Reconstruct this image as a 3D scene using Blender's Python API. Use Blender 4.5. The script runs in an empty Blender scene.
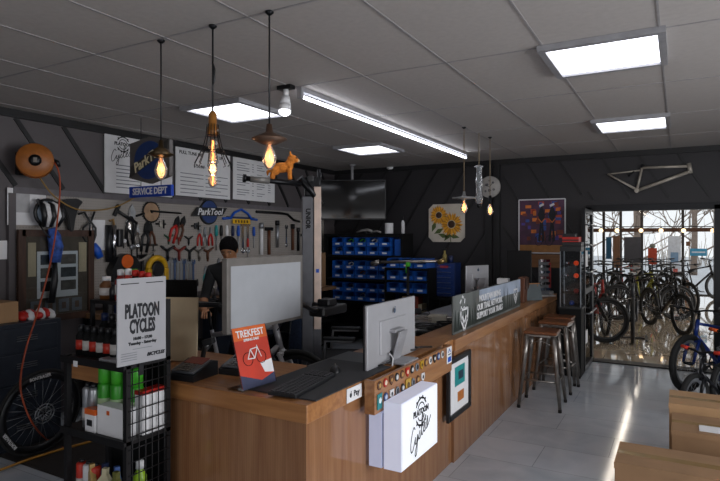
import bpy, bmesh, math, random
from mathutils import Vector, Matrix, Euler
PI = math.pi
random.seed(7)
sc = bpy.context.scene
col = sc.collection

# ---------------------------------------------------------------- camera
EYE = 1.65
YAW = math.radians(29.45)
FPX = 565.0
cam_d = bpy.data.cameras.new('camera')
cam_d.sensor_width = 36.0
cam_d.lens = 36.0 * FPX / 720.0
cam_d.shift_y = -3.5 / 720.0
cam_d.clip_start = 0.05
cam_d.clip_end = 300
cam = bpy.data.objects.new('camera', cam_d)
col.objects.link(cam)
cam.location = (0, 0, EYE)
cam.rotation_euler = (PI / 2, 0, YAW)
sc.camera = cam

# ---------------------------------------------------------------- world: pale overcast winter sky
w = bpy.data.worlds.new('world')
sc.world = w
w.use_nodes = True
nt = w.node_tree
nt.nodes.clear()
out = nt.nodes.new('ShaderNodeOutputWorld')
bg = nt.nodes.new('ShaderNodeBackground')
tc = nt.nodes.new('ShaderNodeTexCoord')
sp = nt.nodes.new('ShaderNodeSeparateXYZ')
rp = nt.nodes.new('ShaderNodeValToRGB')
rp.color_ramp.elements[0].position = 0.0
rp.color_ramp.elements[0].color = (0.80, 0.79, 0.80, 1)
rp.color_ramp.elements[1].position = 0.6
rp.color_ramp.elements[1].color = (0.68, 0.74, 0.84, 1)
nt.links.new(tc.outputs['Generated'], sp.inputs[0])
nt.links.new(sp.outputs['Z'], rp.inputs[0])
nt.links.new(rp.outputs[0], bg.inputs['Color'])
bg.inputs['Strength'].default_value = 1.5
nt.links.new(bg.outputs[0], out.inputs[0])

sc.view_settings.view_transform = 'Standard'
sc.view_settings.look = 'None'
sc.view_settings.gamma = 1.0
sc.view_settings.use_curve_mapping = False
sc.view_settings.exposure = 0.0
PANEL = 3.2       # strength of the ceiling panels
TUBE = 10.0        # strength of the long tube
BULB = 2.2        # strength of the warm filaments
FILL = 185.0        # power of the added fill lamps outside the shop walls

def area_light(name, loc, rot, sx, sy, power, color):
    l = bpy.data.lights.new(name, 'AREA')
    l.shape = 'RECTANGLE'; l.size = sx; l.size_y = sy; l.energy = power; l.color = color
    o = bpy.data.objects.new(name, l); col.objects.link(o)
    o.location = loc; o.rotation_euler = rot
    return o
area_light('fill_right', (3.75, 2.2, 1.5), (0, PI / 2, 0), 1.9, 4.2, FILL, (0.95, 0.97, 1.0))  # added fill lamp outside the unseen right-hand opening, standing in for daylight
area_light('fill_front', (0.2, -3.35, 1.5), (PI / 2, 0, 0), 4.2, 1.9, FILL * 0.17, (0.97, 0.97, 1.0))  # weaker fill lamp added behind the camera

area_light('fill_showroom', (6.6, 13.2, 1.8), (0, PI / 2, 0), 2.4, 9.5, 420, (1.0, .97, .93))  # fill lamp added to brighten the showroom from the right

# ---------------------------------------------------------------- pixel to place helpers (real planes only)
S_, C_ = math.sin(YAW), math.cos(YAW)
def ray(px, py):
    l = (px - 360) / FPX; z = (237 - py) / FPX
    return (C_ * l - S_, S_ * l + C_, z)
def oX(px, py, X):
    r = ray(px, py); t = X / r[0]; return Vector((X, r[1] * t, EYE + r[2] * t))
def oY(px, py, Y):
    r = ray(px, py); t = Y / r[1]; return Vector((r[0] * t, Y, EYE + r[2] * t))
def oZ(px, py, Z):
    r = ray(px, py); t = (Z - EYE) / r[2]; return Vector((r[0] * t, r[1] * t, Z))
def oD(px, py, d):
    r = ray(px, py); return Vector((r[0] * d, r[1] * d, EYE + r[2] * d))

# ---------------------------------------------------------------- materials
def lin(h):
    c = [int(h[i:i + 2], 16) / 255 for i in (0, 2, 4)]
    return tuple((x / 12.92 if x <= 0.04045 else ((x + 0.055) / 1.055) ** 2.4) for x in c)
_m = {}
def M(name, hexc='808080', rough=0.5, metal=0.0, var=0.12, scale=14.0, bump=0.0, emit=0.0, ecol=None, stretch=(1, 1, 1), spec=0.5, sub=0.0):
    if name in _m: return _m[name]
    m = bpy.data.materials.new(name); m.use_nodes = True; _m[name] = m
    n = m.node_tree.nodes; L = m.node_tree.links
    b = n['Principled BSDF']
    b.inputs['Roughness'].default_value = rough
    b.inputs['Metallic'].default_value = metal
    b.inputs['Specular IOR Level'].default_value = spec
    c = lin(hexc)
    t = n.new('ShaderNodeTexCoord'); mp = n.new('ShaderNodeMapping'); mp.inputs['Scale'].default_value = stretch
    no = n.new('ShaderNodeTexNoise'); no.inputs['Scale'].default_value = scale; no.inputs['Detail'].default_value = 4
    L.new(t.outputs['Object'], mp.inputs[0]); L.new(mp.outputs[0], no.inputs['Vector'])
    r = n.new('ShaderNodeValToRGB')
    r.color_ramp.elements[0].position = 0.3; r.color_ramp.elements[1].position = 0.7
    r.color_ramp.elements[0].color = tuple(x * (1 - var) for x in c) + (1,)
    r.color_ramp.elements[1].color = tuple(min(1, x * (1 + var)) for x in c) + (1,)
    L.new(no.outputs[0], r.inputs[0]); L.new(r.outputs[0], b.inputs['Base Color'])
    if bump:
        bp = n.new('ShaderNodeBump'); bp.inputs['Strength'].default_value = bump; bp.inputs['Distance'].default_value = 0.01
        L.new(no.outputs[0], bp.inputs['Height']); L.new(bp.outputs[0], b.inputs['Normal'])
    if emit:
        b.inputs['Emission Color'].default_value = (lin(ecol) if ecol else c) + (1,)
        b.inputs['Emission Strength'].default_value = emit
    return m

def glass_mat(name, tint='ffffff', refl=1.45, rough=0.02, dens=0.0, dcol=(0.6, 0.62, 0.65, 1)):
    if name in _m: return _m[name]
    m = bpy.data.materials.new(name); m.use_nodes = True; _m[name] = m
    n = m.node_tree.nodes; L = m.node_tree.links; n.clear()
    o = n.new('ShaderNodeOutputMaterial'); tr = n.new('ShaderNodeBsdfTransparent'); gl = n.new('ShaderNodeBsdfGlossy')
    gl.inputs['Roughness'].default_value = rough
    no = n.new('ShaderNodeTexNoise'); no.inputs['Scale'].default_value = 3
    rr = n.new('ShaderNodeValToRGB'); c = lin(tint)
    rr.color_ramp.elements[0].color = tuple(x * 0.97 for x in c) + (1,); rr.color_ramp.elements[1].color = c + (1,)
    L.new(no.outputs[0], rr.inputs[0]); L.new(rr.outputs[0], tr.inputs[0])
    f = n.new('ShaderNodeFresnel'); f.inputs[0].default_value = refl
    mx = n.new('ShaderNodeMixShader')
    L.new(f.outputs[0], mx.inputs[0]); L.new(tr.outputs[0], mx.inputs[1]); L.new(gl.outputs[0], mx.inputs[2])
    last = mx
    if dens:
        df = n.new('ShaderNodeBsdfDiffuse'); df.inputs[0].default_value = dcol
        m2 = n.new('ShaderNodeMixShader'); m2.inputs[0].default_value = dens
        L.new(mx.outputs[0], m2.inputs[1]); L.new(df.outputs[0], m2.inputs[2]); last = m2
    L.new(last.outputs[0], o.inputs[0])
    return m

def wood(name, c1, c2, rough=0.35, axis='X', scale=3.0, ribs=0.0, ribdir='X'):
    if name in _m: return _m[name]
    m = bpy.data.materials.new(name); m.use_nodes = True; _m[name] = m
    n = m.node_tree.nodes; L = m.node_tree.links; b = n['Principled BSDF']
    b.inputs['Roughness'].default_value = rough
    t = n.new('ShaderNodeTexCoord'); mp = n.new('ShaderNodeMapping')
    s = {'X': (1, 14, 14), 'Y': (14, 1, 14), 'Z': (14, 14, 1)}[axis]
    mp.inputs['Scale'].default_value = s
    no = n.new('ShaderNodeTexNoise'); no.inputs['Scale'].default_value = scale; no.inputs['Detail'].default_value = 6; no.inputs['Distortion'].default_value = 0.6
    L.new(t.outputs['Object'], mp.inputs[0]); L.new(mp.outputs[0], no.inputs['Vector'])
    r = n.new('ShaderNodeValToRGB'); r.color_ramp.elements[0].position = 0.3; r.color_ramp.elements[1].position = 0.72
    r.color_ramp.elements[0].color = lin(c1) + (1,); r.color_ramp.elements[1].color = lin(c2) + (1,)
    L.new(no.outputs[0], r.inputs[0]); L.new(r.outputs[0], b.inputs['Base Color'])
    if ribs:
        wv = n.new('ShaderNodeTexWave'); wv.wave_type = 'BANDS'; wv.bands_direction = ribdir; wv.inputs['Scale'].default_value = ribs
        L.new(t.outputs['Object'], wv.inputs['Vector'])
        bp = n.new('ShaderNodeBump'); bp.inputs['Strength'].default_value = 0.03; bp.inputs['Distance'].default_value = 0.002
        L.new(wv.outputs[0], bp.inputs['Height']); L.new(bp.outputs[0], b.inputs['Normal'])
        mx = n.new('ShaderNodeMixRGB'); mx.blend_type = 'MULTIPLY'; mx.inputs[0].default_value = 0.10
        L.new(r.outputs[0], mx.inputs[1]); L.new(wv.outputs[0], mx.inputs[2]); L.new(mx.outputs[0], b.inputs['Base Color'])
    return m

def tile_mat(name, c1, c2, cm, bw, bh, rough, mortar=0.004, bump=0.15):
    m = bpy.data.materials.new(name); m.use_nodes = True; _m[name] = m
    n = m.node_tree.nodes; L = m.node_tree.links; b = n['Principled BSDF']
    t = n.new('ShaderNodeTexCoord')
    br = n.new('ShaderNodeTexBrick'); br.offset = 0.5; br.inputs['Scale'].default_value = 1
    br.inputs['Brick Width'].default_value = bw; br.inputs['Row Height'].default_value = bh
    br.inputs['Mortar Size'].default_value = mortar; br.inputs['Mortar Smooth'].default_value = 0.3
    br.inputs['Color1'].default_value = lin(c1) + (1,); br.inputs['Color2'].default_value = lin(c2) + (1,); br.inputs['Mortar'].default_value = lin(cm) + (1,)
    L.new(t.outputs['Object'], br.inputs['Vector'])
    no = n.new('ShaderNodeTexNoise'); no.inputs['Scale'].default_value = 2.2; no.inputs['Detail'].default_value = 8; no.inputs['Distortion'].default_value = 1.2
    L.new(t.outputs['Object'], no.inputs['Vector'])
    mx = n.new('ShaderNodeMixRGB'); mx.blend_type = 'OVERLAY'; mx.inputs[0].default_value = 0.35
    L.new(br.outputs[0], mx.inputs[1]); L.new(no.outputs[0], mx.inputs[2]); L.new(mx.outputs[0], b.inputs['Base Color'])
    rr = n.new('ShaderNodeMapRange'); rr.inputs['To Min'].default_value = rough * 0.75; rr.inputs['To Max'].default_value = rough * 1.3
    L.new(no.outputs[0], rr.inputs[0]); L.new(rr.outputs[0], b.inputs['Roughness'])
    n2 = n.new('ShaderNodeTexNoise'); n2.inputs['Scale'].default_value = 5; n2.inputs['Detail'].default_value = 3
    L.new(t.outputs['Object'], n2.inputs['Vector'])
    ad = n.new('ShaderNodeMath'); ad.operation = 'SUBTRACT'
    L.new(n2.outputs[0], ad.inputs[0]); L.new(br.outputs['Fac'], ad.inputs[1])
    bp = n.new('ShaderNodeBump'); bp.inputs['Strength'].default_value = bump; bp.inputs['Distance'].default_value = 0.004
    L.new(ad.outputs[0], bp.inputs['Height']); L.new(bp.outputs[0], b.inputs['Normal'])
    return m

# common materials
BLACK = M('black_plastic', '16171a', 0.4)
MATTE = M('matte_black', '0e0f10', 0.75, spec=.2)
BMET = M('black_metal', '1b1c1f', 0.35, 0.6)
GUN = M('gunmetal', '85807b', 0.3, 0.85, var=0.3)
STEEL = M('brushed_steel', 'a5a8ad', 0.3, 0.9)
CHROME = M('chrome', 'd0d2d6', 0.15, 1.0, var=0.03)
ALU = M('aluminium', '9c9ca0', 0.45, 0.3)
WHITE = M('white_plastic', 'd8d8da', 0.45, var=0.04)
PAPER = M('white_paper', 'dcdcde', 0.8, var=0.03)
INK = M('black_ink', '1c1d22', 0.8)
GREYINK = M('grey_ink', '77797f', 0.8)
RED = M('red_plastic', 'b02018', 0.4)
BLUE = M('blue_plastic', '1450b4', 0.4)
DBLUE = M('dark_blue', '16244a', 0.45)
YEL = M('yellow_plastic', 'd8a818', 0.45)
ORANGE = M('orange_plastic', 'd8601c', 0.4)
GREEN = M('green_plastic', '3fa028', 0.4)
TEAL = M('teal_plastic', '1c8c8c', 0.4)
BROWN = M('brown_leather', '5a3420', 0.5, bump=0.2)
RUBBER = M('rubber', '141414', 0.8)
CARD = M('cardboard', '8f6f50', 0.85, var=0.1, scale=6)
CARD2 = M('light_cardboard', 'a88560', 0.85, var=0.08, scale=6)
CREAM = M('cream_board', 'c2b092', 0.7, var=0.04)
CLEAR = glass_mat('clear_acrylic', 'f2f5f7', 1.5, 0.03, 0.012)
GLASS = glass_mat('window_glass', 'f6f9fa', 1.45, 0.01)
BULBG = glass_mat('amber_bulb_glass', 'ffdcb8', 1.5, 0.02, 0.24, (1.0, .80, .64, 1))
TOPW = wood('counter_top_oak', '865838', 'a87a50', 0.3, 'Y', 2.0)
DESKW = wood('desk_top_oak', '8a5a34', 'b07c4c', 0.3, 'X', 2.0)
FRONTW = wood('counter_front_veneer', '84593c', '9c7250', 0.07, 'Z', 1.6, 22.0, 'Y')
FRONTWX = wood('desk_front_veneer', '84593c', '9c7250', 0.12, 'Z', 1.6, 22.0, 'X')
SEATW = wood('stool_seat_wood', '4e2c18', '7a4a2a', 0.3, 'X', 3.0)
BENCHW = wood('bench_wood', '6e5038', '94704e', 0.6, 'Y', 2.0)
DARKW = wood('dark_frame_wood', '2e1c14', '4a3022', 0.45, 'Z', 2.0)

# ---------------------------------------------------------------- mesh builder
class MB:
    def __init__(s): s.bm = bmesh.new(); s.ms = []
    def mi(s, m):
        if m not in s.ms: s.ms.append(m)
        return s.ms.index(m)
    def _fin(s, vs, m, smooth=False):
        i = s.mi(m)
        for f in set(f for v in vs for f in v.link_faces): f.material_index = i; f.smooth = smooth
        return s
    def box(s, c, d, m, rot=None, bev=0.0):
        mt = Matrix.Translation(c) @ ((rot if isinstance(rot, Matrix) else Euler(rot).to_matrix().to_4x4()) if rot else Matrix.Identity(4)) @ Matrix.Diagonal((d[0], d[1], d[2], 1))
        r = bmesh.ops.create_cube(s.bm, size=1, matrix=mt)
        vs = r['verts']
        if bev:
            es = list(set(e for v in vs for e in v.link_edges))
            rb = bmesh.ops.bevel(s.bm, geom=es, offset=bev, segments=2, affect='EDGES', profile=0.5)
            vs = list(set(v for f in rb['faces'] for v in f.verts) | set(v for v in vs if v.is_valid))
        return s._fin(vs, m)
    def bx(s, x0, x1, y0, y1, z0, z1, m, bev=0.0):
        return s.box(((x0 + x1) / 2, (y0 + y1) / 2, (z0 + z1) / 2), (abs(x1 - x0), abs(y1 - y0), abs(z1 - z0)), m, None, bev)
    def cyl(s, a, b, r, m, r2=None, n=14):
        a = Vector(a); b = Vector(b); d = b - a; L = d.length
        q = d.to_track_quat('Z', 'Y').to_matrix().to_4x4()
        rr = bmesh.ops.create_cone(s.bm, cap_ends=True, segments=n, radius1=r, radius2=r if r2 is None else r2, depth=L, matrix=Matrix.Translation((a + b) / 2) @ q)
        i = s.mi(m)
        for f in set(f for v in rr['verts'] for f in v.link_faces): f.material_index = i; f.smooth = len(f.verts) == 4
        return s
    def tube(s, pts, r, m, n=8, closed=False):
        P = [Vector(p) for p in pts]; N = len(P); R = r if isinstance(r, (list, tuple)) else [r] * N
        T = []
        for k in range(N):
            a = P[k - 1] if (k or closed) else P[k]; b = P[(k + 1) % N] if (k < N - 1 or closed) else P[k]
            t = (b - a); T.append(t.normalized() if t.length > 1e-9 else Vector((0, 0, 1)))
        u = T[0].orthogonal().normalized(); rings = []
        for k in range(N):
            u = (u - T[k] * u.dot(T[k])); u = u.normalized() if u.length > 1e-6 else T[k].orthogonal().normalized()
            v = T[k].cross(u)
            rings.append([s.bm.verts.new(P[k] + (u * math.cos(2 * PI * j / n) + v * math.sin(2 * PI * j / n)) * R[k]) for j in range(n)])
        i = s.mi(m)
        for k in range(N if closed else N - 1):
            A = rings[k]; B = rings[(k + 1) % N]
            for j in range(n):
                f = s.bm.faces.new((A[j], A[(j + 1) % n], B[(j + 1) % n], B[j])); f.material_index = i; f.smooth = True
        if not closed:
            for q in (rings[0][::-1], rings[-1]):
                f = s.bm.faces.new(q); f.material_index = i
        return s
    def lathe(s, prof, m, c=(0, 0, 0), n=20, axis='z', mats=None):
        rings = []
        for (r, z) in prof:
            ring = []
            for j in range(n):
                a = 2 * PI * j / n; p = (r * math.cos(a), r * math.sin(a), z)
                if axis == 'y': p = (p[0], -p[2], p[1])
                if axis == 'x': p = (p[2], p[0], p[1])
                ring.append(s.bm.verts.new(Vector(c) + Vector(p)))
            rings.append(ring)
        for k in range(len(rings) - 1):
            i = s.mi(mats[k] if mats else m)
            for j in range(n):
                f = s.bm.faces.new((rings[k][j], rings[k][(j + 1) % n], rings[k + 1][(j + 1) % n], rings[k + 1][j])); f.material_index = i; f.smooth = True
        loop = tuple(prof[0]) == tuple(prof[-1])
        for q, ok, mm in ((rings[0][::-1], not loop and prof[0][0] > 1e-5, mats[0] if mats else m), (rings[-1], not loop and prof[-1][0] > 1e-5, mats[-1] if mats else m)):
            if ok:
                f = s.bm.faces.new(q); f.material_index = s.mi(mm)
        return s
    def prism(s, pts, y0, y1, m, M4=None):
        A = [s.bm.verts.new((p[0], y0, p[1])) for p in pts]; B = [s.bm.verts.new((p[0], y1, p[1])) for p in pts]
        i = s.mi(m); n = len(pts)
        fs = [s.bm.faces.new(A), s.bm.faces.new(B[::-1])]
        for k in range(n): fs.append(s.bm.faces.new((A[k], B[k], B[(k + 1) % n], A[(k + 1) % n])))
        for f in fs: f.material_index = i
        bmesh.ops.recalc_face_normals(s.bm, faces=fs)
        if M4 is not None: bmesh.ops.transform(s.bm, matrix=M4, verts=A + B)
        return s
    def sph(s, c, r, m, u=14, v=9, rot=None):
        r = r if isinstance(r, (tuple, list)) else (r, r, r)
        mt = Matrix.Translation(c) @ (Euler(rot).to_matrix().to_4x4() if rot else Matrix.Identity(4)) @ Matrix.Diagonal((r[0], r[1], r[2], 1))
        q = bmesh.ops.create_uvsphere(s.bm, u_segments=u, v_segments=v, radius=1, matrix=mt)
        return s._fin(q['verts'], m, True)
    def torus(s, c, R, r, m, axis='y', n=32, k=8, a0=0, a1=2 * PI):
        full = abs(a1 - a0 - 2 * PI) < 1e-6; pts = []
        for j in range(n if full else n + 1):
            a = a0 + (a1 - a0) * j / n; ca, sa = math.cos(a) * R, math.sin(a) * R
            p = {'y': (ca, 0, sa), 'z': (ca, sa, 0), 'x': (0, ca, sa)}[axis]
            pts.append(Vector(c) + Vector(p))
        return s.tube(pts, r, m, k, full)
    def line(s, p, w_, m, y=-0.001, t=0.001):
        """flat ink stroke in the local XZ plane"""
        for a, b in zip(p[:-1], p[1:]):
            d = Vector((b[0] - a[0], b[1] - a[1])); L = d.length
            if L < 1e-6: continue
            ang = math.atan2(d.y, d.x)
            s.box(((a[0] + b[0]) / 2, y, (a[1] + b[1]) / 2), (L + w_ * 0.6, t, w_), m, (0, -ang, 0))
        return s
    def mesh(s, name):
        me = bpy.data.meshes.new(name); s.bm.normal_update(); s.bm.to_mesh(me); s.bm.free()
        for m in s.ms: me.materials.append(m)
        return me

def obj(name, mb, parent=None, loc=(0, 0, 0), rot=(0, 0, 0), label=None, kind=None):
    o = bpy.data.objects.new(name, mb.mesh(name) if isinstance(mb, MB) else mb); col.objects.link(o)
    o.location = loc; o.rotation_euler = rot
    if parent: o.parent = parent
    if label: o['label'] = label
    if kind: o['kind'] = kind
    return o
def tag(o, label, cat, group=None, kind=None):
    if label: o['label'] = label
    if cat: o['category'] = cat
    if group: o['group'] = group
    if kind: o['kind'] = kind
    return o
def thing(name, label, cat, loc=(0, 0, 0), rz=0.0, group=None, rot=None):
    o = bpy.data.objects.new(name, None); o.empty_display_size = 0.1; col.objects.link(o)
    o.location = loc; o.rotation_euler = rot if rot else (0, 0, rz)
    return tag(o, label, cat, group)
def single(name, mb, label, cat, loc=(0, 0, 0), rz=0.0, group=None, rot=None):
    return tag(obj(name, mb, None, loc, rot if rot else (0, 0, rz)), label, cat, group)
def struct(name, mb, parent=None, loc=(0, 0, 0)):
    o = obj(name, mb, parent, loc)
    if not parent: o['kind'] = 'structure'
    return o
def copy_tree(o, parent=None):
    c = o.copy(); col.objects.link(c)
    if parent: c.parent = parent
    for ch in list(o.children): copy_tree(ch, c)
    return c
def place(proto, first, loc, rz=0.0, label=None, group=None, rot=None, scale=None):
    o = proto if first else copy_tree(proto)
    o.location = loc; o.rotation_euler = rot if rot else (0, 0, rz)
    if scale: o.scale = scale
    if label: o['label'] = label
    if group: o['group'] = group
    return o
def text(s, size, m, parent, loc, name='lettering', ext=0.0012, align='CENTER', shear=0.0, bold=0.0, sx=1.0, rot=(0, 0, 0), spacing=1.0):
    cu = bpy.data.curves.new(name, 'FONT'); cu.body = s; cu.size = size; cu.extrude = ext; cu.align_x = align; cu.align_y = 'CENTER'
    cu.shear = shear; cu.offset = bold; cu.resolution_u = 2; cu.space_line = spacing
    o = bpy.data.objects.new(name, cu); col.objects.link(o)
    bpy.context.view_layer.update()
    me = bpy.data.meshes.new_from_object(o.evaluated_get(bpy.context.evaluated_depsgraph_get()))
    bpy.data.objects.remove(o)
    me.transform(Matrix(((sx, 0, 0, 0), (0, 0, -1, 0), (0, 1, 0, 0), (0, 0, 0, 1))))
    me.materials.clear(); me.materials.append(m); me.name = name
    return obj(name, me, parent, loc, rot)
def remeshed(mb, name, voxel=0.008, smooth=3, disp=0.0):
    """melt overlapping solids into one continuous surface"""
    me = mb.mesh(name); o = bpy.data.objects.new(name, me); col.objects.link(o)
    md = o.modifiers.new('r', 'REMESH'); md.mode = 'VOXEL'; md.voxel_size = voxel; md.use_smooth_shade = True
    sm = o.modifiers.new('s', 'SMOOTH'); sm.iterations = smooth; sm.factor = 0.6
    if disp:
        t = bpy.data.textures.new('fuzz', 'CLOUDS'); t.noise_scale = 0.02
        dm = o.modifiers.new('d', 'DISPLACE'); dm.texture = t; dm.strength = disp
    bpy.context.view_layer.update()
    r = bpy.data.meshes.new_from_object(o.evaluated_get(bpy.context.evaluated_depsgraph_get()))
    bpy.data.objects.remove(o)
    r.materials.clear()
    for m in mb.ms: r.materials.append(m)
    return r
RL = PI / 2    # turns a panel built facing -Y so that it faces +X (left wall, counter front)

# script lettering drawn as strokes, local units about 1 high
CYC0 = [(-1.6, .55), (-1.8, .75), (-2.1, .5), (-2.35, 0), (-2.3, -.45), (-2.0, -.5), (-1.7, -.2), (-1.5, .05), (-1.55, -.25), (-1.35, -.35), (-1.1, .05), (-1.15, -.4), (-1.3, -.95), (-1.55, -1.0), (-1.5, -.7), (-1.0, -.25),
        (-.65, .1), (-.85, -.1), (-.8, -.32), (-.55, -.25), (-.2, .35), (-.05, .8), (-.2, .85), (-.35, .3), (-.35, -.2), (-.2, -.32), (.05, -.15), (.35, .1), (.25, .2), (.08, 0), (.15, -.28), (.4, -.25), (.7, .1), (.85, .35), (.85, 0), (.8, -.25), (.6, -.3), (1.0, -.2), (1.5, .15)]
def smooth(P, n=5):
    out = []
    for i in range(len(P) - 1):
        p0 = P[max(i - 1, 0)]; p1 = P[i]; p2 = P[i + 1]; p3 = P[min(i + 2, len(P) - 1)]
        for k in range(n):
            t = k / n; out.append(.5 * ((2 * p1) + (p2 - p0) * t + (2 * p0 - 5 * p1 + 4 * p2 - p3) * t * t + (3 * p1 - p0 - 3 * p2 + p3) * t ** 3))
    out.append(P[-1]); return out
CYC = [tuple(v) for v in smooth([Vector(p) for p in CYC0], 4)]
def logo(parent, x, z, s, m, y, name='shop_logo', bold=0.0):
    """round gear badge with the shop name across it and script below"""
    mb = MB()
    for R in (1.0, 0.66):
        a = [(x + s * R * math.cos(PI * k / 18), z + s * R * math.sin(PI * k / 18)) for k in range(3, 34) if k not in (0,)]
        up = [(x + s * R * math.cos(PI * (k) / 18), z + s * R * math.sin(PI * (k) / 18)) for k in range(3, 16)]
        dn = [(x + s * R * math.cos(PI * (k) / 18), z + s * R * math.sin(PI * (k) / 18)) for k in range(21, 34)]
        mb.line(up, s * (0.13 if R == 1 else 0.09), m, y); mb.line(dn, s * (0.13 if R == 1 else 0.09), m, y)
    for k in range(12):
        a = 2 * PI * k / 12 + .26
        if abs(math.sin(a)) < .35: continue
        mb.line([(x + s * .95 * math.cos(a), z + s * .95 * math.sin(a)), (x + s * 1.14 * math.cos(a), z + s * 1.14 * math.sin(a))], s * .16, m, y)
    obj(name, mb, parent)
    text('PLATOON', s * .62, m, parent, (x, y, z), bold=s * .02, sx=.95)
    mb = MB(); mb.line([(x + s * (.4 + .95 * a), z - s * 1.3 + s * 1.25 * b + s * .25 * a) for a, b in CYC], s * .085, m, y)
    obj('script_lettering', mb, parent)

CEIL = 2.76; XL = -5.05; YB = 8.07; XR = 3.4; YF = -3.0; YW = 18.6
# ================================================================ SETTING
FLOOR = tile_mat('floor_tile', 'bac0c8', 'c6cbd2', '9a9ea4', 0.92, 0.46, 0.10, 0.003, 0.14)
FLOOR2 = tile_mat('showroom_floor_tile', 'cebba2', 'd4c2a8', 'ae9c84', 0.9, 0.9, 0.08, 0.003, 0.08)
_b = FLOOR2.node_tree.nodes['Principled BSDF']; _b.inputs['Coat Weight'].default_value = 1.0; _b.inputs['Coat IOR'].default_value = 1.45; _b.inputs['Coat Roughness'].default_value = 0.03
WALL = M('charcoal_paint', '272528', 0.55, var=0.06, scale=3)
WALLL = M('grey_paint', '534e50', 0.55, var=0.06, scale=3)
BATT = M('dark_batten', '161618', 0.5)
CEILM = M('ceiling_tile', 'aaa4a0', 0.9, var=0.04, scale=30)
TBAR = M('ceiling_bar', '8f8c8c', 0.6)
LWALL = M('showroom_wall', 'a8a29c', 0.7)
mb = MB(); mb.bx(XL - .1, XR + .1, YF - .1, YB, -.1, 0, FLOOR); struct('floor', mb)
mb = MB(); mb.bx(-6.6, 6.0, YB, YW + .1, -.1, 0, FLOOR2); struct('floor', mb)
mb = MB(); mb.bx(-25, 45, YW + .1, YW + 40, -.25, -.15, M('pavement', 'd0ccc8', .9)); mb.bx(6.1, 45, YB, YW + .1, -.25, -.15, M('pavement', 'd0ccc8', .9)); struct('ground', mb)
mb = MB(); mb.bx(XL - .1, XR + .1, YF - .1, YB + .2, CEIL, CEIL + .1, CEILM)
x = -.09 - .6 * 8
while x < XR:
    mb.bx(x - .006, x + .006, YF, YB, CEIL - .004, CEIL, TBAR); x += .6
y = 2.2 - 4.8
while y < YB:
    mb.bx(XL, XR, y - .006, y + .006, CEIL - .0035, CEIL, TBAR); y += 1.2
struct('ceiling', mb)
mb = MB(); mb.bx(-6.6, 6.0, YB + .2, YW + .1, 3.3, 3.4, M('showroom_ceiling', '8c8a88', .9)); struct('ceiling', mb)
def battens(mb, u0, u1, z0, z1, step, slope, put, off=0):
    """diagonal wall battens clipped to the rectangle; slope is du per dz"""
    H = z1 - z0; u = u0 - abs(slope) * H - step + off
    while u < u1 + abs(slope) * H + step:
        a = [u, z0]; b = [u + slope * H, z1]
        P = [a, b]
        ts = [0.0, 1.0]
        for lim in (u0, u1):
            if (a[0] - lim) * (b[0] - lim) < 0: ts.append((lim - a[0]) / (b[0] - a[0]))
        ts.sort()
        for t0, t1 in zip(ts[:-1], ts[1:]):
            tm = (t0 + t1) / 2; um = a[0] + (b[0] - a[0]) * tm
            if u0 < um < u1 and t1 - t0 > .02:
                put(mb, (a[0] + (b[0] - a[0]) * t0, z0 + H * t0), (a[0] + (b[0] - a[0]) * t1, z0 + H * t1))
        u += step
def batL(mb, a, b):
    d = math.hypot(b[0] - a[0], b[1] - a[1]); mb.box((XL + .006, (a[0] + b[0]) / 2, (a[1] + b[1]) / 2), (.014, .04, d), BATT, (-math.atan2(b[0] - a[0], b[1] - a[1]), 0, 0))
def batB(mb, a, b):
    d = math.hypot(b[0] - a[0], b[1] - a[1]); mb.box(((a[0] + b[0]) / 2, YB - .006, (a[1] + b[1]) / 2), (.03, .014, d), BATT, (0, math.atan2(b[0] - a[0], b[1] - a[1]), 0))
mb = MB(); mb.bx(XL - .12, XL, YF - .1, YB + .12, 0, CEIL, WALLL)
battens(mb, YF, YB, 2.1, CEIL - .07, .44, -.75, batL, .1); battens(mb, YF, 2.7, 0, 2.1, .44, -.75, batL, .1)
struct('wall_left', mb)
DX0, DX1, DZ = -1.06, .42, 2.04
mb = MB()
mb.bx(XL, DX0, YB, YB + .12, 0, CEIL, WALL); mb.bx(DX1, XR, YB, YB + .12, 0, CEIL, WALL); mb.bx(DX0, DX1, YB, YB + .12, DZ, CEIL, WALL)
battens(mb, XL, -2.36, 0, CEIL - .06, .44, .62, batB, .1)
battens(mb, -2.2, DX0 - .08, 0, CEIL - .06, .44, -.62, batB, .15); battens(mb, DX0, XR, DZ + .1, CEIL - .06, .44, -.62, batB, .42)
struct('wall_back', mb)
mb = MB(); mb.bx(XL, XR, YB - .03, YB, CEIL - .07, CEIL, BATT); struct('trim_1', mb)
mb = MB(); mb.bx(XL, XL + .03, YF, YB, CEIL - .07, CEIL, BATT); struct('trim_2', mb)
mb = MB()
for xx, r in ((-2.40, .05), (-2.27, .035)): mb.bx(xx - r, xx + r, YB - .05, YB, 0, CEIL - .07, BATT)
struct('trim_3', mb)
# shop walls behind the camera with openings added to let daylight in
mb = MB(); W2 = M('plain_wall', '55555a', .8)
mb.bx(XR, XR + .12, YF, 0.0, 0, CEIL, W2); mb.bx(XR, XR + .12, 4.4, YB, 0, CEIL, W2); mb.bx(XR, XR + .12, 0, 4.4, 0, .5, W2); mb.bx(XR, XR + .12, 0, 4.4, 2.5, CEIL, W2)
struct('wall_right', mb)
mb = MB(); mb.bx(XL, -2.0, YF - .12, YF, 0, CEIL, W2); mb.bx(2.4, XR, YF - .12, YF, 0, CEIL, W2); mb.bx(-2.0, 2.4, YF - .12, YF, 0, .5, W2); mb.bx(-2.0, 2.4, YF - .12, YF, 2.5, CEIL, W2)
struct('wall_front', mb)
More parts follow.
